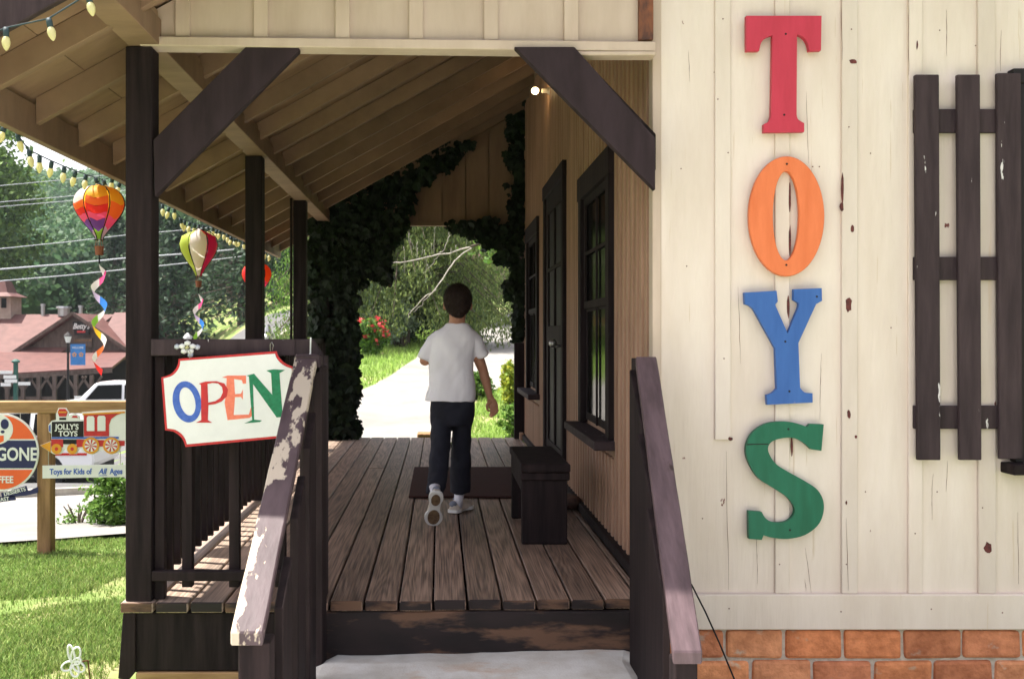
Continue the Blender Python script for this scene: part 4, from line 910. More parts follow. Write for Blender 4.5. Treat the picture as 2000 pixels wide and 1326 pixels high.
def conifer(label, x, y, h, r, m=None, n=2600, ls=.2):
    z0 = gz(x, y); root = thing("evergreen_tree", label, "tree", (x, y, z0)); b = MB(); b.tube([(x, y, z0 - .2), (x, y, z0 + h)], [.25, .03], 7)
    l = MB(); k = int(h * 3.2)
    for i in range(k):
        t = i / k; zz = z0 + h * (.08 + .92 * t); R_ = r * (1 - t) ** .8 * rng.uniform(.75, 1.1) + .15
        for j in range(7):
            a = rng.uniform(0, 6.28); e = Vector((x + math.cos(a) * R_, y + math.sin(a) * R_, zz - .25 * R_)); s = Vector((x, y, zz)); b.tube([s, e], [.035, .008], 3, False)
            for _ in range(max(4, int(n / (k * 7)))):
                u = rng.random() ** .6; p = s.lerp(e, u) + Vector((rng.gauss(0, .16), rng.gauss(0, .16), rng.gauss(-.08, .12))) * (.6 + R_ * .5); leafquad(l, p, ls * rng.uniform(.6, 1.3), .45)
    b.build("trunk", M_bark, root); l.build("crown", m or M_leafC, root, recalc=False); return root
tree("broadleaf_tree", "large leafy tree rising behind the cupola of the red roofed restaurant", -32.6, 66, 18.5, (5.8, 5, 7.2), M_leafA, clumps=460, per=60, ls=.20, cr=1.2, trunk=.5, cz=.58)
tree("broadleaf_tree", "round green tree on the slope left of the rainbow balloon spinner", -38.0, 95, 8, (5, 5, 4), M_leafB, clumps=260, per=90, ls=.15, cr=1.2, trunk=.4)
specs = [(-24.2, 74, 10.5, 3.2), (-19.3, 66, 12.5, 3.3), (-16.6, 62, 9.5, 2.9), (-15.2, 72, 15, 3.8), (-12.0, 60, 11.5, 3.4), (-10.6, 68, 14, 3.8), (-8.2, 58, 11, 3.4), (-6.6, 66, 14, 3.8), (-4.6, 60, 12, 3.5)]
lbs = ["dark evergreen behind the restaurant roof ridge", "tall dark evergreen right of the restaurant gable", "short evergreen seen between the front post and the restaurant", "tall evergreen behind the lime balloon spinner", "dark evergreen directly below the lime balloon spinner",
       "evergreen to the right of the lime balloon spinner tail", "dark evergreen left of the middle porch post", "evergreen seen right of the middle porch post beside the utility pole", "evergreen seen beside the far ivy covered post"]
for s_, l_ in zip(specs, lbs): conifer(l_, *s_, n=3400, ls=.22)
# forested hillside, one mass
hb_ = MB()
for i in range(520):
    y = 78 + 250 * rng.random() ** 1.3; x = rng.uniform(-.50 * y - 6, -.08 * y) if rng.random() < .85 else rng.uniform(-.1 * y, .12 * y + 4); z = gz(x, y); r = rng.uniform(2.6, 4.4) * (1 + y / 500)
    kx = rng.random()
    hb_.blob((x, y, z + r * .9), (r * .62, r * .62, r * .70), 2, .5, 3.0, 0)
    nleaf = 1500 if y < 130 else 600
    for _ in range(nleaf):
        v = Vector((rng.gauss(0, 1), rng.gauss(0, 1), rng.gauss(0, 1))).normalized(); v.z = abs(v.z) * 1.2 - .35; k_ = rng.uniform(.85, 1.15) * (1 + .2 * noise.noise(v * 2.5 + Vector((x, y, 0))))
        c = Vector((x + v.x * r * k_, y + v.y * r * k_, z + r * .9 + v.z * r * k_)); a = Vector((v.x + rng.gauss(0, .7), v.y + rng.gauss(0, .7), v.z + rng.gauss(0, .7))).normalized()
        q = a.orthogonal().normalized(); q = Matrix.Rotation(rng.uniform(0, 6.28), 3, a) @ q; p = a.cross(q); s = rng.uniform(.12, .30) * (1 + y / 300)
        hb_.add([c - q * s, c + p * s * .7, c + q * s, c - p * s * .7], [(0, 1, 2, 3)], max(0, min(1, kx * .6 + rng.random() * .4)))
o = hb_.build("hillside_wood", M_leafB, recalc=False); tag(o, "green wooded hillside beyond the restaurant roofs", "woodland", kind="stuff")

# trees seen through the far end of the porch
def drooper(label, x, y, h, r, m, n_br=60, ls=.07, per=70, side=None):
    z0 = gz(x, y); root = thing("drooping_tree", label, "tree", (x, y, z0)); b = MB(); b.tube([(x, y, z0 - .2), (x + .1, y, z0 + h * .5), (x, y, z0 + h)], [.22, .16, .04], 8)
    l = MB()
    for i in range(n_br):
        t = .12 + .85 * rng.random(); a = rng.uniform(0, 6.28); R_ = r * (1.1 - .6 * t) * rng.uniform(.6, 1.1)
        s = Vector((x, y, z0 + h * t)); m1 = s + Vector((math.cos(a) * R_ * .5, math.sin(a) * R_ * .5, R_ * .12)); e = s + Vector((math.cos(a) * R_, math.sin(a) * R_, -R_ * .35))
        b.tube([s, m1, e], [.04, .022, .005], 4, False)
        for _ in range(per):
            u = rng.random() ** .7; p = (s.lerp(m1, u * 2) if u < .5 else m1.lerp(e, u * 2 - 1)); dr_ = rng.random() * .7
            side_ = Vector((rng.gauss(0, .22), rng.gauss(0, .22), 0)); c = p + side_ + Vector((0, 0, -dr_ * (.4 + .5 * u)))
            for _ in range(2):
                c2 = c + Vector((rng.gauss(0, .05), rng.gauss(0, .05), rng.gauss(0, .09))); q = Vector((rng.gauss(0, .5), rng.gauss(0, .5), -1)).normalized(); pp = q.orthogonal().normalized(); pp = Matrix.Rotation(rng.uniform(0, 6.28), 3, q) @ pp; s2 = ls * rng.uniform(.6, 1.5)
                l.add([c2 - q * s2, c2 + pp * s2 * .35, c2 + q * s2, c2 - pp * s2 * .35], [(0, 1, 2, 3)])
    b.build("trunk", M_bark, root); l.build("crown", m, root, recalc=False); return root
drooper("feathery drooping tree hanging over the drive behind the boy", -1.0, 25.5, 7.5, 3.2, M_leafH, 150, .05, 300)
drooper("smaller drooping tree on the bank left of the boy", -2.6, 27, 5.5, 2.4, M_leafG, 80, .048, 220)
drooper("drooping tree further up the drive, above the boy's head", .2, 36, 8, 3.4, M_leafH, 100, .06, 230)
tree("broadleaf_tree", "dark leafy tree behind the red flowering shrub", -3.9, 30, 5.5, (2.0, 1.8, 2.0), M_leafC, clumps=110, per=50, ls=.10, cr=.5, trunk=.12)
tree("broadleaf_tree", "broad green tree at the top of the bank beyond the drooping tree", -1.2, 42, 9, (4, 3, 3.5), M_leafA, clumps=160, per=45, ls=.16, cr=.8, trunk=.2)
tree("broadleaf_tree", "green tree standing behind the pink roofed house", 5.5, 78, 11, (5, 4, 5), M_leafB, clumps=160, per=40, ls=.25, cr=1.1, trunk=.3)
tree("broadleaf_tree", "dark green tree far behind the drooping trees", -6, 50, 9, (4, 3, 4.2), M_leafC, clumps=160, per=40, ls=.2, cr=.9, trunk=.25)
# tree with bare pale branches whose trunk stands behind the shop corner
bt_ = thing("bare_branched_tree", "bare pale branches reaching in from the right above the boy", "tree", (3.1, 15.6, gz(3.1, 15.6)))
b = MB(); D_ = 15.0; hub = P(920, 482, D_)
b.tube([(3.1, 15.6, gz(3.1, 15.6) - .2), (3.05, 15.5, 1.4), (2.9, 15.5, 3.6), (2.8, 15.5, 5)], [.16, .13, .10, .05], 8)
b.tube([(2.95, 15.5, 3.4), P(1100, 425, 15.2), P(1000, 455, D_), hub], [.05, .04, .028, .02], 7)
b.build("trunk", M_bark, bt_, smooth=True)
b = MB()
def jit(pts, n=5, a=.02):
    out_ = []
    for p, q in zip(pts, pts[1:]):
        for i in range(n): out_.append(p.lerp(q, i / n) + Vector((rng.gauss(0, a), rng.gauss(0, a), rng.gauss(0, a)))); 
    return out_ + [pts[-1]]
def br(pp, r0, r1):
    pts_ = jit([P(a, c, D_ + d) for a, c, d in pp], 4, .008); b.tube(pts_, [.72 * (r0 + (r1 - r0) * i / (len(pts_) - 1)) for i in range(len(pts_))], 5)
br([(920, 482, 0), (880, 494, .1), (830, 503, .2), (790, 512, .3), (764, 514, .4)], .018, .008)
br([(920, 485, 0), (895, 503, -.1), (870, 535, -.2), (850, 565, -.3), (820, 590, -.3), (800, 612, -.3), (797, 622, -.3)], .016, .005)
br([(850, 565, -.3), (828, 590, -.2), (808, 610, -.2)], .008, .004)
br([(878, 460, .1), (868, 485, .1), (850, 505, .2), (845, 515, .2), (826, 534, .2)], .008, .004)
br([(878, 440, .1), (878, 462, .1)], .008, .008); br([(848, 500, .2), (847, 460, .3), (852, 440, .3)], .004, .003)
for _ in range(16):
    x_ = rng.uniform(780, 960); y_ = rng.uniform(445, 520); br([(x_, y_, .2), (x_ + rng.uniform(-8, 8), y_ + rng.uniform(20, 50), .2)], .004, .002)
b.build("branch", M_palebark, bt_, smooth=True)
l = MB()
for _ in range(900):
    p = P(rng.gauss(985, 30), rng.gauss(455, 26), D_ + rng.gauss(0, .3)); leafquad(l, p, .05 * rng.uniform(.6, 1.3))
l.build("crown", M_leafG, bt_, recalc=False)
# shrubs
def shrub(label, x, y, h, r, m, clumps=40, per=60, ls=.035, cr=.12, flowers=None, name="shrub"):
    z0 = gz(x, y); root = thing(name, label, "shrub", (x, y, z0)); l = MB(); crown(l, (x, y, z0 + h * .55), (r, r, h * .5), clumps, per, ls, cr, .0); l.build("foliage", m, root, recalc=False)
    s = MB()
    for i in range(7):
        a = i * .9; s.tube([(x, y, z0 - .05), (x + math.cos(a) * r * .3, y + math.sin(a) * r * .3, z0 + h * .4), (x + math.cos(a) * r * .6, y + math.sin(a) * r * .6, z0 + h * .8)], [.012, .008, .004], 4)
    s.build("stem", M_bark, root)
    if flowers:
        f = MB()
        for _ in range(flowers):
            v = Vector((rng.gauss(0, 1), rng.gauss(0, 1), abs(rng.gauss(0, 1)) * .8 - .2)).normalized(); c = Vector((x + v.x * r * 1.1, y + v.y * r * 1.1, z0 + h * .6 + v.z * h * .5))
            for _ in range(5): leafquad(f, c + Vector((rng.gauss(0, .035), rng.gauss(0, .035), rng.gauss(0, .03))), .045, .9)
        f.build("blossoms", M_flower, root, recalc=False)
    return root
shrub("red flowering shrub on the bank left of the drive", -1.58, 22.6, .85, .32, M_leafG, 70, 60, .045, .13, 52)
shrub("pale silver leaved bush beneath the drooping tree", -1.35, 25, 1.9, .7, M_leafS, 80, 60, .06, .2)
shrub("silver green bush behind the flowering shrub", -2.4, 27.5, 3.0, .9, M_leafS, 80, 60, .06, .25)
shrub("low dark bush at the top of the bank behind the boy's shoulder", .35, 29, 1.3, .9, M_leafC, 80, 60, .06, .2)
shrub("dark green bush on the bank edge under the bare branches", -.9, 26.5, 1.5, .8, M_leafC, 80, 60, .06, .2)
shrub("small round green bush beside the boy's right arm", .60, 15.2, .40, .15, M_leafG, 50, 50, .03, .08)
shrub("yellow green bush beside the far right post", 1.02, 14.6, .60, .07, M_leafY, 60, 55, .03, .09)
shrub("fresh green bush against the far right corner of the porch", .86, 11.4, .55, .17, M_leafG, 45, 45, .026, .06)
shrub("bright green bush on the drive behind the front post", -2.58, 7.95, .44, .24, M_leafG, 60, 60, .024, .08)
shrub("sprawling weeds at the edge of the lawn under the train sign", -2.95, 8.1, .22, .18, M_leafG, 9, 22, .018, .07)

# ------------------------------------------------------------------ sign frame on the lawn
SD = 6.56
fz = gz(-2.6, SD)
sf = thing("sign_frame", "raw timber post and beam sign frame standing on the lawn", "sign frame", ((90 - CX) * SD / F, SD, fz))
b = MB(); xa = (77 - CX) * SD / F; xb = (103 - CX) * SD / F; zb0 = CZ - (806 - CY) * SD / F; zb1 = CZ - (783 - CY) * SD / F
b.box(xa, xb, SD - .04, SD + .05, fz - .1, zb0 - .001); b.build("post", M_timberv, sf, .004)
b = MB(); b.box(-4.6, -1.75, SD - .045, SD + .045, zb0, zb1); b.build("beam", M_timber, sf, .004)
b = MB(); b.box(-4.45, -4.36, SD - .04, SD + .05, fz - .1, zb0 - .001); b.build("post", M_timberv, sf, .004)
b = MB(); b.box(-1.86, -1.775, SD - .04, SD + .05, fz - .1, zb0 - .001); b.build("post", M_timberv, sf, .004)
# round coffee sign
rc = thing("round_sign", "round orange and navy coffee sign hanging left of the timber post", "sign", tuple(P(0, 990, SD - .06)))
MR = plane_map(SD - .06)
b = MB(); b.prism(ell(0, 883, 76, 76, 64), MR, -.012, 0); b.build("sign_board", M_white, rc)
def half(cx, cy, r, y0, y1, n=40):
    pts_ = []
    for i in range(n + 1):
        yy = y0 + (y1 - y0) * i / n; w_ = math.sqrt(max(0, r * r - (yy - cy) ** 2)); pts_.append((cx + w_, yy))
    for i in range(n + 1):
        yy = y1 + (y0 - y1) * i / n; w_ = math.sqrt(max(0, r * r - (yy - cy) ** 2)); pts_.append((cx - w_, yy))
    return pts_
for (ya, yb, m_) in ((811, 857, M_signorange), (860, 914, M_navy), (917, 955, M_signorange)):
    b = MB(); b.prism(half(0, 883, 72.5, ya, yb), MR, .0005, .002); b.build("colour_band", m_, rc)
b = MB(); b.prism(ell(-7, 838, 33, 30, 40), MR, .0025, .004); dg = b.build("dog_disc", M_white, rc)
b = MB()
for e in (ell(-18, 827, 8, 9, 16), ell(10, 828, 8, 10, 16), ell(6, 843, 4, 3, 12), ell(-13, 828, 3, 4, 10)): b.prism(e, MR, .0042, .0052)
b.build("dog_face", M_navy, rc)
b = MB(); b.prism([(-12, 851), (8, 850), (8, 861), (-2, 866), (-12, 861)], MR, .0042, .0052); b.build("dog_scarf", M_signorange, rc)
tw = lambda px, py, t=.004: P(px, py, SD - .06 - t)
text("DOGGONE", .118, M_white, rc, tw(0, 888), bold=.0028, sx=.80)
text("COFFEE", .062, M_white, rc, tw(-1, 937), bold=.0016, sx=.85)
def banner(poly, txt, px, py, rot, size):
    b = MB(); b.prism(poly, MR, .002, .006); b.build("banner", M_navy, rc); text(txt, size, M_white, rc, tw(px, py, .007), roty=rot, bold=.0006)
banner([(3, 962), (52, 948), (56, 958), (75, 950), (75, 962), (52, 967), (5, 972)], "DESSERTS", 29, 960, R(-14), .034)
banner([(-55, 975), (30, 967), (32, 976), (-52, 987)], "BREAKFAST", -8, 977, R(-8), .034)
for px in (-40, 40): b = MB(); q = P(px, 812, SD - .05); b.tube([(q.x, SD - .05, q.z - .02), (q.x, SD - .05, zb0)], .003, 5); b.build("hanging_chain", M_metal, rc)
# train sign
ts = thing("train_sign", "red and black locomotive shaped sign hanging from the timber frame", "sign", tuple(P(160, 890, SD - .06)))
Z7 = lambda pts: [(p[0] / 6.028, 780 + p[1] / 6.028) for p in pts]
MT = plane_map(SD - .05)
def tp(polys, m_, nm, t0, t1):
    b = MB()
    for p in polys: b.prism(p, MT, t0, t1)
    return b.build(nm, m_, ts)
tp([Z7([(470, 540), (605, 485), (605, 400), (575, 380), (570, 300), (610, 250), (660, 240), (660, 170), (690, 100), (780, 100), (815, 150), (800, 200), (830, 180), (880, 165), (935, 200), (940, 240), (985, 230), (965, 150), (1200, 130), (1490, 120), (1500, 165), (1490, 500), (1430, 540), (1400, 620), (1310, 650), (1220, 600), (1180, 600), (1090, 650), (990, 620), (940, 570), (900, 640), (820, 640), (760, 580), (720, 640), (640, 645), (600, 625)])], M_white, "sign_board", -.012, 0)
tp([Z7([(612, 262), (985, 255), (985, 440), (612, 440)]), Z7([(745, 470), (905, 470), (905, 525), (745, 525)]), Z7([(700, 215), (780, 215), (780, 240), (700, 240)])], M_black, "boiler", .0005, .002)
tp([Z7([(990, 180), (1440, 160), (1370, 185), (1310, 230), (1285, 300), (1285, 432), (990, 432)]), Z7([(605, 468), (745, 468), (745, 560), (605, 560)]), Z7([(905, 468), (1470, 485), (1470, 545), (905, 560)]), Z7([(700, 110), (770, 110), (800, 150), (780, 200), (700, 200), (680, 150)]), Z7([(845, 215), (860, 190), (905, 190), (920, 215)])], M_signred, "cab", .001, .0025)
tp([Z7([(975, 165), (1475, 140), (1475, 160), (975, 182)]), Z7([(478, 540), (600, 492), (600, 620)]), Z7([(690, 140), (790, 140), (785, 158), (693, 158)])], M_yellow, "trim", .003, .0045)
tp([Z7([(610, 442), (1400, 437), (1400, 460), (610, 462)]), Z7([(580, 310), (598, 290), (598, 385), (580, 370)])], M_signblue, "stripe", .003, .004)
def arch(x0_, x1_, y0_, y1_): return [(x0_, y1_), (x0_, y0_ + 20), (x0_ + 15, y0_), (x1_ - 15, y0_), (x1_, y0_ + 20), (x1_, y1_)]
tp([Z7(arch(1025, 1115, 195, 370)), Z7(arch(1150, 1245, 190, 370))], M_white, "cab_window", .003, .0042)
for (cx, cy, r_) in ((670, 580, 60), (855, 580, 60), (1075, 540, 98), (1315, 540, 98)):
    c = Z7([(cx, cy)])[0]; rr = r_ / 6.028
    wl = tp([ell(c[0], c[1], rr, rr, 28)], M_yellow, "wheel", .0045, .007)
    b = MB()
    if r_ > 80:
        b.prism(ell(c[0], c[1], rr * .74, rr * .74, 24), MT, .0072, .0082); b.build("wheel_disc", M_white, wl); b = MB()
        for j in range(8):
            a = j * math.pi / 4 + .2; b.prism([(c[0], c[1]), (c[0] + rr * .72 * math.cos(a - .17), c[1] + rr * .72 * math.sin(a - .17)), (c[0] + rr * .72 * math.cos(a + .17), c[1] + rr * .72 * math.sin(a + .17))], MT, .0084, .0092)
        b.build("wheel_spokes", M_signred, wl)
    else:
        b.prism(ell(c[0], c[1], rr * .35, rr * .35, 12), MT, .0072, .0082); b.build("wheel_hub", M_signred, wl)
def ttext(s_, px, py, size, m_, par, t, **kw): return text(s_, size, m_, par, P(px, py, SD - .05 - t), **kw)
ttext("JOLLY'S", 131, 834, .050, M_white, ts, .003, bold=.0012, sx=.92); ttext("TOYS", 133, 847, .048, M_white, ts, .003, bold=.0012, sx=1.05)
for px in (118, 225): b = MB(); q = P(px, 800, SD - .045); b.tube([(q.x, SD - .045, q.z - .03), (q.x, SD - .045, zb0 + .002)], .003, 5); b.build("hanging_chain", M_metal, ts)
ps = thing("plank_sign", "long white plank sign reading Toys for Kids of All Ages", "sign", tuple(P(165, 934, SD - .06)))
b = MB(); b.prism([(83, 909), (247, 907), (249, 931), (83, 934)], MT, -.012, 0); b.build("sign_board", M_white, ps)
ttext("Toys for Kids of", 138, 921, .052, M_signblue, ps, .001, bold=.0012, sx=.80, roty=R(-.5)); ttext("All", 200, 920.5, .052, M_signblue, ps, .001, bold=.0012, sx=.85, shear=.3); ttext("Ages", 227, 920.5, .052, M_signblue, ps, .001, bold=.0012, sx=.82)
b = MB(); b.prism([(193, 928), (209, 927.4), (209, 928.6), (193, 929.2)], MT, .0008, .002); b.build("underline", M_signblue, ps)
for px in (95, 235): b = MB(); q = P(px, 910, SD - .045); b.tube([(q.x, SD - .045, q.z), (q.x, SD - .045, q.z + .10)], .0025, 5); b.build("hanging_chain", M_metal, ps)
# garden ornament
go = thing("garden_stake", "white looped wire flower ornament on a rusty stake in the lawn", "garden ornament", (P(150, 1326, 3.75).x, 3.75, gz(-1.4, 3.75)))
b = MB(); c = P(144, 1294, 3.75)
for (a, L_, w_) in ((1.75, .072, .011), (1.25, .066, .017), (.5, .035, .012), (-.5, .05, .018), (-1.3, .05, .016), (3.6, .045, .016)):
    d = Vector((math.cos(a), 0, math.sin(a))); s = Vector((-d.z, 0, d.x)); pts_ = [c + d * (L_ * (1 - math.cos(t)) / 2) + s * (w_ * math.sin(t)) + Vector((0, -.01 * math.sin(t / 2), 0)) for t in [i * 6.283 / 14 for i in range(15)]]
    b.tube(pts_, .0042, 6)
b.build("petals", M_white, go, smooth=True)
b = MB(); b.tube([c, P(172, 1289, 3.78), P(176, 1326, 3.8), Vector((P(178, 1326, 3.8).x, 3.8, gz(-1.4, 3.8) - .05))], .0032, 6); b.blob(c, (.007, .006, .007), 1); b.build("stake", mk("rusty_iron", (.18, .06, .03), (.10, .035, .02), (60, 60, 60), .8), go, smooth=True)

# ------------------------------------------------------------------ vehicles
def car(name, label, x, y, L_, W_, H_, rot, m=M_car, cat="car"):
    z0 = min(gz(x - L_ * .3, y), gz(x + L_ * .3, y), gz(x, y)) + .03; z0 = gz(x, y) + .04
    root = thing(name, label, cat, (x, y, z0)); root.rotation_euler = (0, 0, rot)
    def B(b, nm, mt, par=root, **kw):
        o = b.build(nm, mt, None, **kw); o.parent = par; return o
    # side profile, x forward = -X
    prof = [(-.5, .22), (-.5, .50), (-.47, .58), (-.30, .64), (-.17, .97), (-.05, 1.0), (.36, .98), (.45, .66), (.495, .60), (.5, .30), (.49, .22)]
    b = MB(); n = len(prof)
    def half_w(zf): return W_ / 2 * (1 if zf < .62 else 1 - .22 * (zf - .62) / .38)
    rows = []
    for (px_, zf) in prof:
        w_ = half_w(zf); rows.append([(px_ * L_, -w_, zf * H_), (px_ * L_, w_, zf * H_)])
    vs = [q for r_ in rows for q in r_]; fs = [(2 * i, 2 * i + 1, 2 * ((i + 1) % n) + 1, 2 * ((i + 1) % n)) for i in range(n)]
    fs += [tuple(2 * i for i in range(n)), tuple(2 * i + 1 for i in range(n - 1, -1, -1))]
    b.add(vs, fs); B(b, "body", m, bevel=.04)
    for sgn in (-1, 1):
        for (xa_, xb_, xc_, xd_) in ((-.24, -.15, .03, .03), (.05, .05, .22, .22), (.24, .24, .34, .37)):
            b = MB(); o1 = .012
            q = [(xa_, .66), (xb_, .93), (xc_, .94), (xd_, .66)]
            vs = [(a * L_, sgn * (half_w(z) + o1), z * H_) for a, z in q]; vs += [(a * L_, sgn * (half_w(z) - .01), z * H_) for a, z in q]
            b.add(vs, [(0, 1, 2, 3), (7, 6, 5, 4), (0, 4, 5, 1), (1, 5, 6, 2), (2, 6, 7, 3), (3, 7, 4, 0)]); B(b, "side_window", M_glass)
        for xw in (-.31, .31):
            b = MB(); b.lathe((xw * L_, sgn * (W_ / 2 - .10), H_ * .20), [(.30, -.10), (.34, -.08), (.34, .08), (.30, .11)], 24, 'y'); wh = B(b, "wheel", M_tyre)
            b = MB(); b.lathe((xw * L_, sgn * (W_ / 2 - .10), H_ * .20), [(.20, -.113), (.20, .113)], 18, 'y'); B(b, "rim", M_metal, wh)
        b = MB(); b.box(.485 * L_, .505 * L_, sgn * W_ * .42 - .09, sgn * W_ * .42 + .09, .48 * H_, .62 * H_); B(b, "tail_light", M_tail)
        b = MB(); b.box(-.505 * L_, -.485 * L_, sgn * W_ * .36 - .12, sgn * W_ * .36 + .12, .44 * H_, .52 * H_); B(b, "headlight", M_white)
    b = MB(); q = [(-.292, .66), (-.172, .95)]
    vs = [(a * L_ - .02, s * (half_w(z) - .08), z * H_ + .01) for a, z in q for s in (-1, 1)] + [(a * L_ + .03, s * (half_w(z) - .08), z * H_ - .02) for a, z in q for s in (-1, 1)]
    b.add(vs, [(0, 1, 3, 2), (4, 6, 7, 5), (0, 4, 5, 1), (2, 3, 7, 6), (0, 2, 6, 4), (1, 5, 7, 3)]); B(b, "windscreen", M_glass)
    b = MB(); b.box(-.47 * L_, .47 * L_, -W_ / 2 - .012, -W_ / 2 - .002, .40 * H_, .43 * H_); B(b, "side_stripe", M_tail)
    b = MB(); b.box(-.48 * L_, .48 * L_, -W_ * .45, W_ * .45, .13 * H_, .23 * H_); B(b, "underbody", M_tyre)
    return root
car("parked_car", "white estate car parked behind the hanging signs", -9.55, 21.3, 4.8, 1.85, 1.58, R(2))
car("parked_car", "white car nose seen between the restaurant porch and the front post", -11.9, 37, 4.6, 1.8, 1.85, R(12))
car("parked_car", "second white car parked far left beyond the round coffee sign", -15.6, 24, 4.6, 1.85, 1.6, R(-4))

# ------------------------------------------------------------------ restaurant
D5 = 55.0
def X5(px): return (px - CX) * D5 / F
def W5(y): return CZ - (y - CY) * D5 / F
rs_ = thing("restaurant", "red roofed restaurant with brown gable, cupola and open timber porch", "restaurant", (X5(110), D5, gz(X5(110), D5)))
g0 = -2.95
def q4(b, pts_, th=.12):
    a, b_, c, d = [Vector(p) for p in pts_]; n_ = (b_ - a).cross(c - a).normalized() * th
    b.add([a, b_, c, d, a - n_, b_ - n_, c - n_, d - n_], [(0, 1, 2, 3), (7, 6, 5, 4), (0, 4, 5, 1), (1, 5, 6, 2), (2, 6, 7, 3), (3, 7, 4, 0)])
apx, apz = X5(150), W5(612); lx, lz = X5(36), W5(690); rx_, rzz = X5(262), W5(690)
b = MB(); b.prism([(lx + .2, lz + .02), (rx_ - .2, rzz + .02), (apx, apz - .12)], lambda a, c, t: Vector((a, D5 - t, c)), 0, .15); b.build("gable_wall", M_brownwall, rs_)
b = MB(); q4(b, [(lx - .1, D5 - .6, lz), (apx, D5 - .6, apz), (apx, D5 + 8, apz), (lx - .1, D5 + 8, lz)]); q4(b, [(apx, D5 - .6, apz), (rx_ + .1, D5 - .6, rzz), (rx_ + .1, D5 + 8, rzz), (apx, D5 + 8, apz)]); b.build("gable_roof", M_rooftile, rs_)
b = MB(); b.bar((lx - .15, D5 - .64, lz - .03), (apx, D5 - .64, apz - .01), .08, .17); b.bar((apx, D5 - .64, apz - .01), (rx_ + .15, D5 - .64, rzz - .03), .08, .17); b.build("barge_board", M_brownwall, rs_)
# main hall roof: ridge runs left-right
b = MB(); L0 = X5(-420); XR = X5(262)
q4(b, [(L0, D5 - .9, W5(690)), (lx + 2.6, D5 - .9, W5(690)), (apx + .8, D5 + 4, W5(611)), (L0, D5 + 4, W5(611))]); q4(b, [(apx + .8, D5 + 4, W5(611)), (XR, D5 + 4, W5(611)), (XR, D5 - .9, W5(702)), (apx + 1, D5 - .9, W5(702))])
q4(b, [(L0, D5 + 4, W5(611)), (XR, D5 + 4, W5(611)), (XR, D5 + 9, W5(690)), (L0, D5 + 9, W5(690))]); b.build("main_roof", M_rooftile, rs_)
b = MB(); cxr = X5(95); 
q4(b, [(L0, D5 - 5.2, W5(700)), (cxr, D5 - 5.2, W5(722)), (cxr + .4, D5 - .8, W5(688)), (L0, D5 - .8, W5(684))]); q4(b, [(cxr, D5 - 5.2, W5(722)), (X5(268), D5 - 4.2, W5(712)), (X5(262), D5 - .8, W5(688)), (cxr + .4, D5 - .8, W5(688))]); b.build("porch_roof", M_rooftile, rs_)
b = MB(); b.bar((L0, D5 - 5.2, W5(700) - .18), (cxr, D5 - 5.2, W5(722) - .18), .12, .22); b.bar((cxr, D5 - 5.2, W5(722) - .18), (X5(268), D5 - 4.2, W5(712) - .18), .12, .22); b.build("eave_board", M_brownwall, rs_)
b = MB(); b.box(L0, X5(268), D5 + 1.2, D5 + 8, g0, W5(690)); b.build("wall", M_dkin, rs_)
for px in (-120, -60, 90, 118, 146, 174, 212, 240):
    x = X5(px); y_ = D5 - 4.9; zt = W5(724) + .05; b = MB(); b.box(x - .09, x + .09, y_ - .09, y_ + .09, g0 - .2, zt - .1)
    b.bar((x, y_, zt - .9), (x - .5, y_, zt - .15), .1, .1, (0, 1, 0)); b.bar((x, y_, zt - .9), (x + .5, y_, zt - .15), .1, .1, (0, 1, 0)); b.build("porch_post", M_brownwall, rs_)
b = MB(); b.box(X5(90), X5(176), D5 - 4.85, D5 - 4.8, g0 + .2, g0 + .95); b.build("porch_fence", M_brownwall, rs_)
b = MB(); cxx = (0 - CX) * 59 / F; W9 = lambda y: CZ - (y - CY) * 59 / F; b.box(cxx - .9, cxx + .9, D5 + 3.4, D5 + 4.9, W9(625), W9(578)); cup = b.build("cupola", M_tanwall, rs_)
b = MB(); zc = W9(580)
for z0_, z1_, w0, w1 in ((zc, zc + .25, 1.15, .70), (zc + .25, zc + .95, .70, .45)):
    c_ = cxx; vs = [(c_ - w0, D5 + 4.1 - w0, z0_), (c_ + w0, D5 + 4.1 - w0, z0_), (c_ + w0, D5 + 4.1 + w0, z0_), (c_ - w0, D5 + 4.1 + w0, z0_), (c_ - w1, D5 + 4.1 - w1, z1_), (c_ + w1, D5 + 4.1 - w1, z1_), (c_ + w1, D5 + 4.1 + w1, z1_), (c_ - w1, D5 + 4.1 + w1, z1_)]
    b.add(vs, [(0, 3, 2, 1), (4, 5, 6, 7), (0, 1, 5, 4), (1, 2, 6, 5), (2, 3, 7, 6), (3, 0, 4, 7)])
b.build("cupola_roof", M_rooftile, cup)
b = MB(); b.box(cxx - .55, cxx - .15, D5 + 3.37, D5 + 3.41, W9(602), W9(583)); b.box(cxx + .35, cxx + .65, D5 + 3.37, D5 + 3.41, W9(602), W9(583)); b.build("cupola_window", M_glass, cup)
for (px, w_, h_) in ((84, .12, .6), (125, .35, .45), (158, .12, .5)):
    b = MB(); x = X5(px) * (D5 + 3.9) / D5; b.lathe((x, D5 + 3.9, W5(611) - .1), [(w_, 0), (w_, h_), (w_ * 1.3, h_), (w_ * 1.2, h_ + .12)], 10); b.build("roof_vent", M_metal, rs_)
sg = MB(); xq = X5(164); zq = W5(642); sg.prism([(xq - .45, zq + .38), (xq + .5, zq + .38), (xq + .45, zq - .34), (xq - .35, zq - .34)], lambda a, c, t: Vector((a, D5 - .35 - t, c)), 0, .12); s1 = sg.build("name_board", M_black, rs_)
text("Betty's", .42, M_white, s1, (xq + .02, D5 - .49, zq + .12), bold=.008, shear=.35, ext=.01, sx=.8)
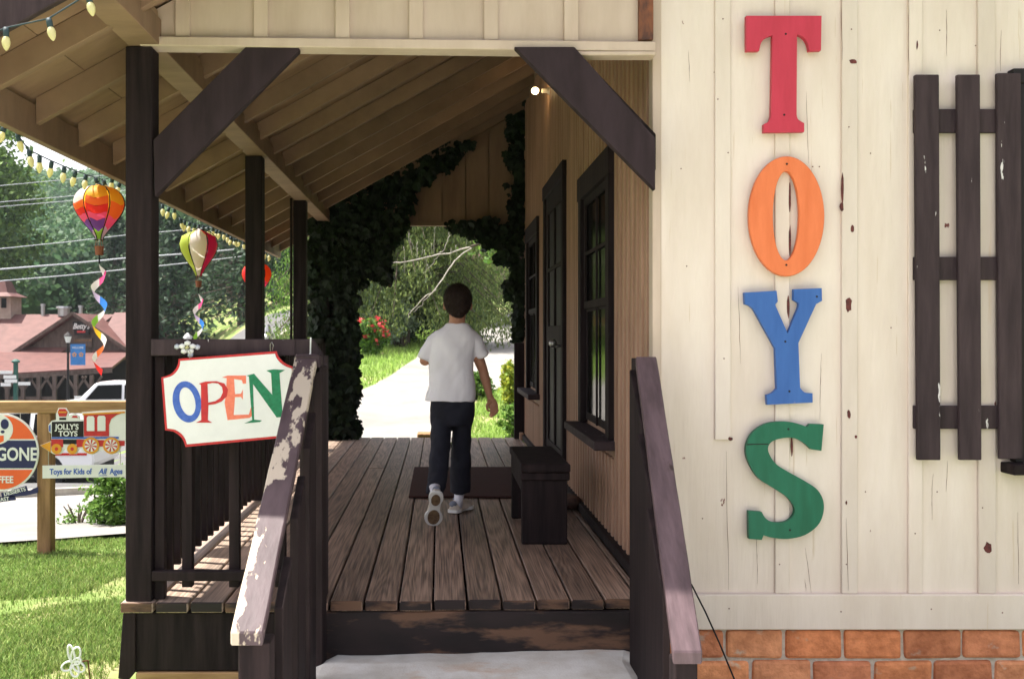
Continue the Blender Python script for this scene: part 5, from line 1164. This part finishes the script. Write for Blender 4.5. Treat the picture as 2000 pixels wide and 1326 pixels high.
sg = MB(); sg.box(xq - .2, xq + .25, D5 - .49, D5 - .47, zq - .22, zq - .12); sg.build("red_mark", M_signred, s1)
sg = MB(); sg.box(X5(150), X5(184), D5 - .35, D5 - .25, W5(678), W5(660)); s2 = sg.build("menu_board", M_brownwall, rs_)
text("COUNTRY STORE", .17, M_timber, s2, (X5(167), D5 - .37, W5(665)), ext=.01, sx=.7); text("GIFTS", .17, M_timber, s2, (X5(167), D5 - .37, W5(673)), ext=.01)
# street lamp with banner
def lamp(name, label, px, ytop, D, h=None, m=M_black):
    t = P(px, ytop, D); g_ = gz(t.x, D); root = thing(name, label, "street lamp", (t.x, D, g_)); b = MB(); b.lathe((t.x, D, g_), [(.14, 0), (.12, .4), (.06, .6), (.05, t.z - g_ - .55), (.09, t.z - g_ - .5)], 10); b.build("pole", m, root)
    b = MB(); b.lathe((t.x, D, t.z - .48), [(.09, 0), (.17, .28)], 8); b.build("lantern_glass", M_white, root); b = MB(); b.lathe((t.x, D, t.z - .2), [(.21, 0), (.17, .06), (.06, .16), (.02, .2)], 8); b.build("lantern_cap", m, root); return root
lm = lamp("street_lamp", "black street lamp with blue banner before the restaurant", 133, 648, 44)
q = P(138, 672, 44); q2 = P(167, 713, 44); b = MB(); b.box(q.x, q2.x, 43.98, 44.0, q2.z, q.z); bn_ = b.build("banner", M_banner, lm)
text("WELCOME", .13, M_white, bn_, ((q.x + q2.x) / 2, 43.975, q.z - .16), ext=.004, sx=.8)
b = MB()
for dx in (-.15, .15):
    c = Vector(((q.x + q2.x) / 2 + dx, 43.974, (q.z + q2.z) / 2))
    for j in range(5): a = j * 1.2566 + 1.57; b.blob((c.x + .07 * math.cos(a), c.y, c.z + .07 * math.sin(a)), (.04, .004, .04), 1)
b.build("banner_flower", M_yellow, bn_)
b = MB(); b.bar((q.x - .12, 43.99, q.z + .02), (q2.x, 43.99, q.z + .02), .03, .03); b.build("banner_arm", M_black, lm)
lamp("street_lamp", "white street lantern showing just above the front railing by the middle post", 523, 646, 30, m=M_metal)
lamp("street_lamp", "small white street lantern above the railing under the lime balloon", 367, 650, 40, m=M_metal)
# direction signpost
t = P(31, 708, 40); g_ = gz(t.x, 40); dsn = thing("direction_signpost", "green signpost with white direction boards before the restaurant porch", "signpost", (t.x, 40, g_))
b = MB(); b.box(t.x - .07, t.x + .07, 39.93, 40.07, g_, t.z); b.lathe((t.x, 40, t.z), [(.16, 0), (.18, .06), (.05, .14)], 8); b.build("post", M_bright, dsn)
for (px, py, w_) in ((10, 727, .62), (20, 736, .5), (22, 744, .5), (12, 751, .4), (48, 749, .48)):
    c = P(px, py, 39.9); b = MB(); b.box(c.x - w_ / 2, c.x + w_ / 2, 39.86, 39.89, c.z - .065, c.z + .065); b.build("direction_board", M_white, dsn)
# A-frame and poster
D4 = 41.0; q = P(186, 765, D4); g_ = gz(q.x, D4); af = thing("a_frame_sign", "white folding A-frame sign standing before the restaurant", "sign", (q.x, D4, g_))
for s_ in (-1, 1):
    b = MB(); b.bar((q.x, D4 + s_ * .3, g_), (q.x, D4 + s_ * .03, g_ + 1.25), .62, .03, (0, 1, 0)); b.build("panel", M_white, af)
b = MB()
for i in range(5): b.box(q.x - .2, q.x + .18, D4 - .26 + i * .045, D4 - .25 + i * .045, g_ + .4 + i * .16, g_ + .43 + i * .16)
b.build("lettering_lines", M_metal, af)
q = P(157, 765, 42); g_ = gz(q.x, 42); po = thing("poster_board", "colourful blue and orange poster board beside the A-frame sign", "sign", (q.x, 42, g_))
b = MB(); b.box(q.x - .24, q.x + .24, 41.97, 42, g_ + .2, g_ + 1.15); b.box(q.x - .2, q.x - .16, 41.98, 42.0, g_, g_ + .2); b.box(q.x + .16, q.x + .2, 41.98, 42.0, g_, g_ + .2); b.build("board", M_white, po)
b = MB(); b.blob((q.x, 41.965, g_ + .85), (.18, .004, .16), 2); b.build("blue_patch", M_banner, po); b = MB(); b.blob((q.x + .04, 41.958, g_ + .6), (.15, .004, .12), 2); b.build("orange_patch", M_signorange, po)
# utility poles and wires
def upole(label, x, y, ztop, arms=True):
    g_ = gz(x, y); root = thing("utility_pole", label, "utility pole", (x, y, g_)); b = MB(); b.tube([(x, y, g_ - .3), (x, y, ztop)], [.17, .12], 8); b.build("pole", M_pole, root)
    if arms:
        b = MB(); b.box(x - 1.0, x + 1.0, y - .06, y + .06, ztop - .8, ztop - .66); b.build("cross_arm", M_pole, root); b = MB(); b.lathe((x + .35, y - .1, ztop - 2.3), [(.2, 0), (.22, .7), (.18, .78)], 10); b.build("transformer", M_metal, root)
    return root
p1 = P(547, 545, 62); upole("pale wooden utility pole rising above the railing beside the thin post", p1.x, 62, p1.z)
pB = P(497, 380, 40); upole("utility pole hidden behind the middle porch post", pB.x, 40, pB.z + .3, False)
pA = P(-420, 350, 30); upole("utility pole out to the left of the restaurant", pA.x, 30, 7.5, False)
for i, (ya, yb, yc, r_) in enumerate(((363, 338, 318, .012), (395, 372, 350, .012), (404, 381, 362, .012), (486, 459, 436, .014), (526, 504, 484, .026), (549, 526, 498, .018))):
    # through px 0, 247 and 497
    z0_ = P(0, ya, 33); z1_ = P(247, yb, 36); z2_ = P(497, yc, 40); za = z0_ + (z0_ - z1_) * 1.45; za = Vector((pA.x, 30, za.z + .15))
    pts_ = [za, z0_, z0_.lerp(z1_, .5) - Vector((0, 0, .02)), z1_, z1_.lerp(z2_, .5) - Vector((0, 0, .02)), z2_]
    b = MB(); b.tube(pts_, r_, 5); o = b.build("power_line", M_wire, smooth=True)
    single(o, ["topmost thin overhead wire above the balloon spinners", "second overhead wire from the top, level with the rainbow balloon", "third overhead wire, just below the second", "overhead wire crossing behind the rainbow balloon's basket", "thickest overhead wire, below the balloon basket", "lowest overhead wire just above the restaurant roof"][i], "overhead wire", "overhead wires crossing the hillside")
# far houses
def house(label, px, py, D, w_, h_, d_, roofm, wallm, name="house"):
    c = P(px, py, D); g_ = gz(c.x, D); root = thing(name, label, "house", (c.x, D, g_)); x0_, x1_ = c.x - w_ / 2, c.x + w_ / 2; zt = g_ + h_
    b = MB(); b.box(x0_, x1_, D, D + d_, g_ - 1, zt); b.build("wall", wallm, root)
    b = MB(); q4(b, [(x0_ - .3, D - .4, zt - .1), (x1_ + .3, D - .4, zt - .1), (x1_ + .3, D + d_ / 2, zt + d_ * .32), (x0_ - .3, D + d_ / 2, zt + d_ * .32)]); q4(b, [(x0_ - .3, D + d_ / 2, zt + d_ * .32), (x1_ + .3, D + d_ / 2, zt + d_ * .32), (x1_ + .3, D + d_ + .4, zt - .1), (x0_ - .3, D + d_ + .4, zt - .1)]); b.build("roof", roofm, root)
    n_ = max(2, int(w_ / 1.6))
    for i in range(n_):
        x = x0_ + (i + .5) * w_ / n_; b = MB(); b.box(x - .3, x + .3, D - .04, D - .005, g_ + h_ * .45, g_ + h_ * .8); b.build("window", M_glass, root)
    return root
house("pale house with a pinkish red roof at the top of the drive", 962, 560, 62, 4.4, 2.3, 5, M_rooftile, M_tanwall)
house("small red roofed house among trees below the lime balloon", 349, 640, 90, 4, 2.2, 4, M_rooftile, M_tanwall)
house("white house with red roof seen beside the thin porch post", 558, 640, 70, 4, 2.0, 4, M_rooftile, M_white)
house("tiny orange roofed house above the railing left of the lime spinner tail", 325, 625, 110, 3, 2, 3, M_rooftile, M_brownwall)

# ------------------------------------------------------------------ the boy
boy = thing("person", "boy in white t-shirt and dark trousers walking away along the porch", "person", (.09, 5.95, 0))
def fuse(mb, name, m, parent, voxel, smooth=6, disp=None):
    o = mb.build(name, m, parent, smooth=True)
    r_ = o.modifiers.new("r", 'REMESH'); r_.mode = 'VOXEL'; r_.voxel_size = voxel; r_.use_smooth_shade = True
    s_ = o.modifiers.new("s", 'SMOOTH'); s_.iterations = smooth; s_.factor = .5
    bake(o); me = o.data
    if disp:
        for v in me.vertices:
            v.co += v.normal * disp(v.co + origin(parent))
    me.shade_smooth(); return o
B6 = 6.0
def Q(px, py, d=0): return P(px, py, B6 + d)
sk_ = MB()
hc = Q(894, 590, .0)
sk_.blob(hc, (.078, .096, .100), 3); sk_.blob(hc + Vector((0, .03, -.045)), (.056, .068, .062), 3)          # skull, jaw
sk_.blob(hc + Vector((0, .100, -.02)), (.012, .018, .018), 2); sk_.blob(hc + Vector((0, .085, -.062)), (.024, .016, .009), 2); sk_.blob(hc + Vector((0, .082, -.09)), (.018, .016, .014), 2)
sk_.tube([hc + Vector((0, .088, .008)), hc + Vector((0, .105, -.024))], [.007, .011], 8)
for s_ in (-1, 1):
    sk_.blob(hc + Vector((s_ * .080, .005, -.022)), (.009, .018, .028), 2); sk_.blob(hc + Vector((s_ * .045, .07, -.035)), (.025, .02, .02), 2)
sk_.tube([Q(894, 606), Q(893, 625, -.005), Q(891, 648, -.01)], [.052, .048, .058], 14)
# right arm (image right)
sh = Q(921, 664); el = Q(943, 722, .03); wr = Q(957, 775, .0)
sk_.tube([sh, sh.lerp(el, .5), el, el.lerp(wr, .35), wr], [.040, .036, .030, .029, .019], 14)
kn = Q(964, 795, -.01); sk_.tube([wr, wr.lerp(kn, .5), kn], [(.018, .015), (.030, .014), (.033, .012)], 12)
for i, (dx, ln, cu) in enumerate(((-.024, .052, .5), (-.008, .060, .7), (.009, .056, .95), (.024, .044, 1.1))):
    a = kn + Vector((dx * .8, dx * .3, -.004)); L3 = ln * 1.0
    p1_ = a + Vector((.004, -.012 * cu, -L3 * .45)); p2_ = p1_ + Vector((-.010 * cu, -.016 * cu, -L3 * .30)); p3_ = p2_ + Vector((-.016 * cu, -.010 * cu, -L3 * .16)); sk_.tube([a + Vector((0, 0, .012)), p1_, p2_, p3_], [.0085, .0080, .0072, .0055], 8)
tb_ = wr.lerp(kn, .45) + Vector((-.022, -.008, 0)); sk_.tube([tb_ + Vector((.014, 0, .004)), tb_ + Vector((-.008, -.012, -.022)), tb_ + Vector((-.006, -.020, -.045)), tb_ + Vector((.004, -.024, -.058))], [.012, .0095, .008, .006], 8)
# left arm, forearm carried forward
sh2 = Q(851, 664); el2 = Q(829, 706, .0); wr2 = Q(838, 700, .20)
sk_.tube([sh2, sh2.lerp(el2, .5), el2, el2.lerp(wr2, .4), wr2], [.040, .036, .031, .029, .019], 14)
kn2 = wr2 + Vector((.01, .055, .005)); sk_.tube([wr2, kn2], [(.020, .018), (.014, .030)], 10)
for i in range(4):
    a = kn2 + Vector((0, 0, .022 - .015 * i)); sk_.tube([a, a + Vector((.006, .026, -.004)), a + Vector((.018, .040, -.008)), a + Vector((.026, .036, -.012))], [.0085, .008, .007, .0055], 8)
sk_.tube([wr2 + Vector((.012, .02, .01)), wr2 + Vector((.028, .045, .02)), wr2 + Vector((.032, .065, .016))], [.011, .009, .006], 8)
body = fuse(sk_, "body", M_skin, boy, .0042, 3)
ey = MB()
for s_ in (-1, 1): ey.blob(hc + Vector((s_ * .030, .082, .0)), (.012, .010, .007), 2)
ey.build("eyes", M_white, boy, smooth=True); ey = MB()
for s_ in (-1, 1): ey.blob(hc + Vector((s_ * .030, .0905, .0)), (.0055, .003, .0055), 2)
ey.build("iris", M_hair, boy, smooth=True)
lp_ = MB(); lp_.blob(hc + Vector((0, .101, -.064)), (.021, .006, .006), 2); lp_.build("lips", mk("lips", (.42, .14, .11), None, rough=.5), boy, smooth=True)
ha = MB(); ha.blob(hc + Vector((0, -.004, .014)), (.0855, .102, .098), 4); ha.blob(hc + Vector((0, -.035, -.028)), (.074, .060, .062), 3); ha.blob(hc + Vector((.0, -.052, -.06)), (.046, .034, .038), 3)
o = fuse(ha, "hair", M_hair, boy, .0045, 4, lambda c: .0035 * noise.noise(c * 45) + .0025 * noise.noise(Vector((c.x * 120, c.y * 120, c.z * 40))))
# cut the hair away from the face
bm = bmesh.new(); bm.from_mesh(o.data); oo = origin(boy)
dele = [v for v in bm.verts if (v.co + oo - hc).y > .045 and (v.co + oo - hc).z < .045]
bmesh.ops.delete(bm, geom=dele, context='VERTS'); bm.to_mesh(o.data); bm.free()
hs_ = MB(); hme = o.data; nv = len(hme.vertices)
for _ in range(7000):
    v = hme.vertices[rng.randrange(nv)]; nn = v.normal; c = v.co + origin(boy); w3 = c - hc
    if w3.y > .03 and w3.z < .05: continue
    cr_ = Vector((0, .01, .09)); fl = (w3 - cr_); fl = (fl - nn * fl.dot(nn)); 
    if fl.length < 1e-4: continue
    fl = (fl.normalized() + Vector((rng.gauss(0, .3), rng.gauss(0, .3), rng.gauss(0, .3))) + nn * .38).normalized(); ln = rng.uniform(.010, .022) * (1 if w3.z > -.03 else .6); sd = fl.cross(nn).normalized() * .0011
    hs_.add([c - sd, c + sd, c + fl * ln - nn * ln * .12], [(0, 1, 2)])
hs_.build("hair_strands", M_hair, o, recalc=False)
# shirt
shm = MB()
def oring(rows, n=22):
    vs = []; fs = []
    for (xa_, xb_, yy, d, ry) in rows:
        a = Q(xa_, yy, d); c = Q(xb_, yy, d); m1 = (a + c) / 2; rx2 = (c - a).length / 2
        for i in range(n):
            t_ = 2 * math.pi * i / n; ct, st = math.cos(t_), math.sin(t_); e = .82
            vs.append((m1.x + rx2 * math.copysign(abs(ct) ** e, ct), m1.y + ry * math.copysign(abs(st) ** e, st), m1.z))
    for i in range(len(rows) - 1):
        for j in range(n): fs.append((i * n + j, i * n + (j + 1) % n, (i + 1) * n + (j + 1) % n, (i + 1) * n + j))
    fs += [tuple(range(n)), tuple((len(rows) - 1) * n + j for j in range(n - 1, -1, -1))]
    return vs, fs
shm.add(*oring([(872, 914, 632, 0, .056), (866, 921, 638, 0, .066), (851, 930, 647, 0, .078), (842, 931, 660, 0, .090), (839, 929, 680, 0, .098), (838, 927, 705, 0, .100), (839, 926, 730, 0, .098), (836, 927, 752, 0, .102), (831, 928, 770, 0, .108), (829, 928, 783, 0, .110)]))
shm.tube([Q(862, 655), Q(846, 668), Q(836, 686), Q(829, 702)], [.046, .050, .047, .045], 16); shm.tube([Q(915, 655), Q(929, 667), Q(936, 682), Q(943, 697, .005)], [.046, .050, .045, .042], 16)
def folds(c):
    t_ = noise.noise(Vector((c.x * 11 + c.z * 7, c.y * 6, c.z * 5))) * .011 + noise.noise(Vector((c.x * 22 - c.z * 13, c.y * 12, c.z * 8 + 4))) * .004
    return t_
fuse(shm, "t_shirt", M_shirt, boy, .0065, 5, folds)
# trousers
tm = MB()
tm.add(*oring([(842, 927, 772, 0, .092), (840, 928, 790, 0, .098), (839, 926, 812, 0, .096), (841, 922, 830, 0, .09)]))
def leg(rows):
    vs = []; fs = []; n = 18
    for (xa_, xb_, yy, D__, ry) in rows:
        a = P(xa_, yy, D__); c = P(xb_, yy, D__); m1 = (a + c) / 2; rx2 = (c - a).length / 2
        for i in range(n): t_ = 2 * math.pi * i / n; vs.append((m1.x + rx2 * math.cos(t_), m1.y + ry * math.sin(t_), m1.z))
    for i in range(len(rows) - 1):
        for j in range(n): fs.append((i * n + j, i * n + (j + 1) % n, (i + 1) * n + (j + 1) % n, (i + 1) * n + j))
    fs += [tuple(range(n)), tuple((len(rows) - 1) * n + j for j in range(n - 1, -1, -1))]; return vs, fs
tm.add(*leg([(841, 884, 800, 6.0, .085), (841, 882, 840, 5.98, .078), (839, 879, 880, 5.94, .070), (836, 876, 920, 5.84, .066), (833, 871, 945, 5.74, .062), (831, 867, 962, 5.68, .060)]))
tm.add(*leg([(884, 927, 800, 6.0, .085), (884, 922, 840, 6.02, .078), (882, 919, 880, 6.04, .070), (880, 919, 920, 6.04, .066), (879, 919, 945, 6.05, .064), (879, 920, 962, 6.06, .064)]))
fuse(tm, "trousers", M_trous, boy, .007, 4, lambda c: .010 * noise.noise(Vector((c.x * 14, c.y * 10, c.z * 9))) + .005 * noise.noise(c * 26))
# socks and shoes
so_ = MB(); so_.tube([P(849, 950, 5.68), P(850, 975, 5.62), P(851, 990, 5.60)], [.032, .028, .030], 12); so_.build("sock", M_sock, boy, smooth=True)
so_ = MB(); so_.tube([P(898, 950, 6.05), P(896, 975, 6.04), P(893, 992, 6.05)], [.033, .028, .030], 12); so_.build("sock", M_sock, boy, smooth=True)
def shoe(heel, toe, upn, L_=.205, nm="shoe"):
    """heel and toe: sole centre line ends; upn: direction from sole to ankle"""
    d = (toe - heel).normalized(); u = (upn - d * upn.dot(d)).normalized(); s = d.cross(u)
    prof = [(-.02, .022, .030, .040), (.02, .032, .055, .060), (.06, .031, .060, .066), (.10, .034, .046, .050), (.145, .040, .036, .040), (.18, .034, .030, .030), (.205, .016, .020, .020)]
    b = MB(); vs = []; n = 16; fs = []
    prof = [(t_, w_ * 1.12, h_ * 1.15, q_) for t_, w_, h_, q_ in prof]
    for (t_, w_, h_, _) in prof:
        c = heel + d * t_
        for i in range(n):
            a = 2 * math.pi * i / n; z = max(0.0, math.sin(a)); vs.append(c + s * (w_ * math.cos(a) * (1 - .25 * z)) + u * (.020 + h_ * z - (.008 if math.sin(a) < 0 else 0)))
    for i in range(len(prof) - 1):
        for j in range(n): fs.append((i * n + j, i * n + (j + 1) % n, (i + 1) * n + (j + 1) % n, (i + 1) * n + j))
    fs += [tuple(range(n)), tuple((len(prof) - 1) * n + j for j in range(n - 1, -1, -1))]
    b.add(vs, fs); sh_ = b.build(nm, M_shoe, boy, smooth=True)
    def solepoly(k_=1.0):
        L1 = []; 
        for (t_, w_, _, _) in prof: L1.append((t_, w_ * k_ * (.80 if abs(t_ - .08) < .03 else 1.08)))
        return L1
    for t0_, t1_, w_ in ((-.012, .062, .026), (.095, .192, .034)):
        b = MB(); b.prism([((t0_ + t1_) / 2 + (t1_ - t0_) / 2 * math.cos(a), w_ * math.sin(a)) for a in [i * .3142 for i in range(20)]], lambda a, c, t_: heel + d * a + s * c + u * t_, -.004, .0035); b.build("outsole", M_sole, sh_)
    for nm2, mt, h0, h1, k_ in (("midsole", M_white, .004, .022, 1.06),):
        pts_ = solepoly(k_); ring_ = [(t_, w_) for t_, w_ in pts_] + [(t_, -w_) for t_, w_ in reversed(pts_)]
        ring_ = smoothpoly([(a, c) for a, c in ring_], 3)
        b = MB(); b.prism(ring_, lambda a, c, t_: heel + d * a + s * c + u * t_, h0, h1); b.build(nm2, mt, sh_, smooth=False)
    b = MB(); c = heel - d * .012 + u * .055; b.blob(c + d * .004, (.024, .018, .020), 2); b.build("heel_patch", M_shoegrey, sh_, smooth=True)
    b = MB(); b.blob(heel + d * .045 + u * .078, (.030, .030, .014), 2); b.build("shoe_collar", M_shoegrey, sh_, smooth=True)
    return sh_
toe = Vector((P(845, 1028, 5.60).x, 5.635, .008)); heel = Vector((P(852, 985, 5.55).x, 5.545, .180))
shoe(heel, toe, Vector((0, .9, .5)))
heel2 = Vector((P(888, 1003, 6.0).x - .005, 6.02, .004)); shoe(heel2, heel2 + Vector((.10, .18, 0)), Vector((0, 0, 1)))

# ------------------------------------------------------------------ haze in the valley air
hm = bpy.data.materials.new("haze_air"); hm.use_nodes = True; hn = hm.node_tree.nodes; hn.remove(hn["Principled BSDF"])
pv_ = hn.new("ShaderNodeVolumePrincipled"); pv_.inputs["Color"].default_value = (.80, .92, 1.0, 1); pv_.inputs["Density"].default_value = .0003
hm.node_tree.links.new(pv_.outputs[0], hn["Material Output"].inputs["Volume"])
b = MB(); b.box(-470, 470, -16, 460, -8, 95); hz_ = b.build("haze", hm); tag(hz_, "thin pale haze in the valley air", "haze", kind="stuff")
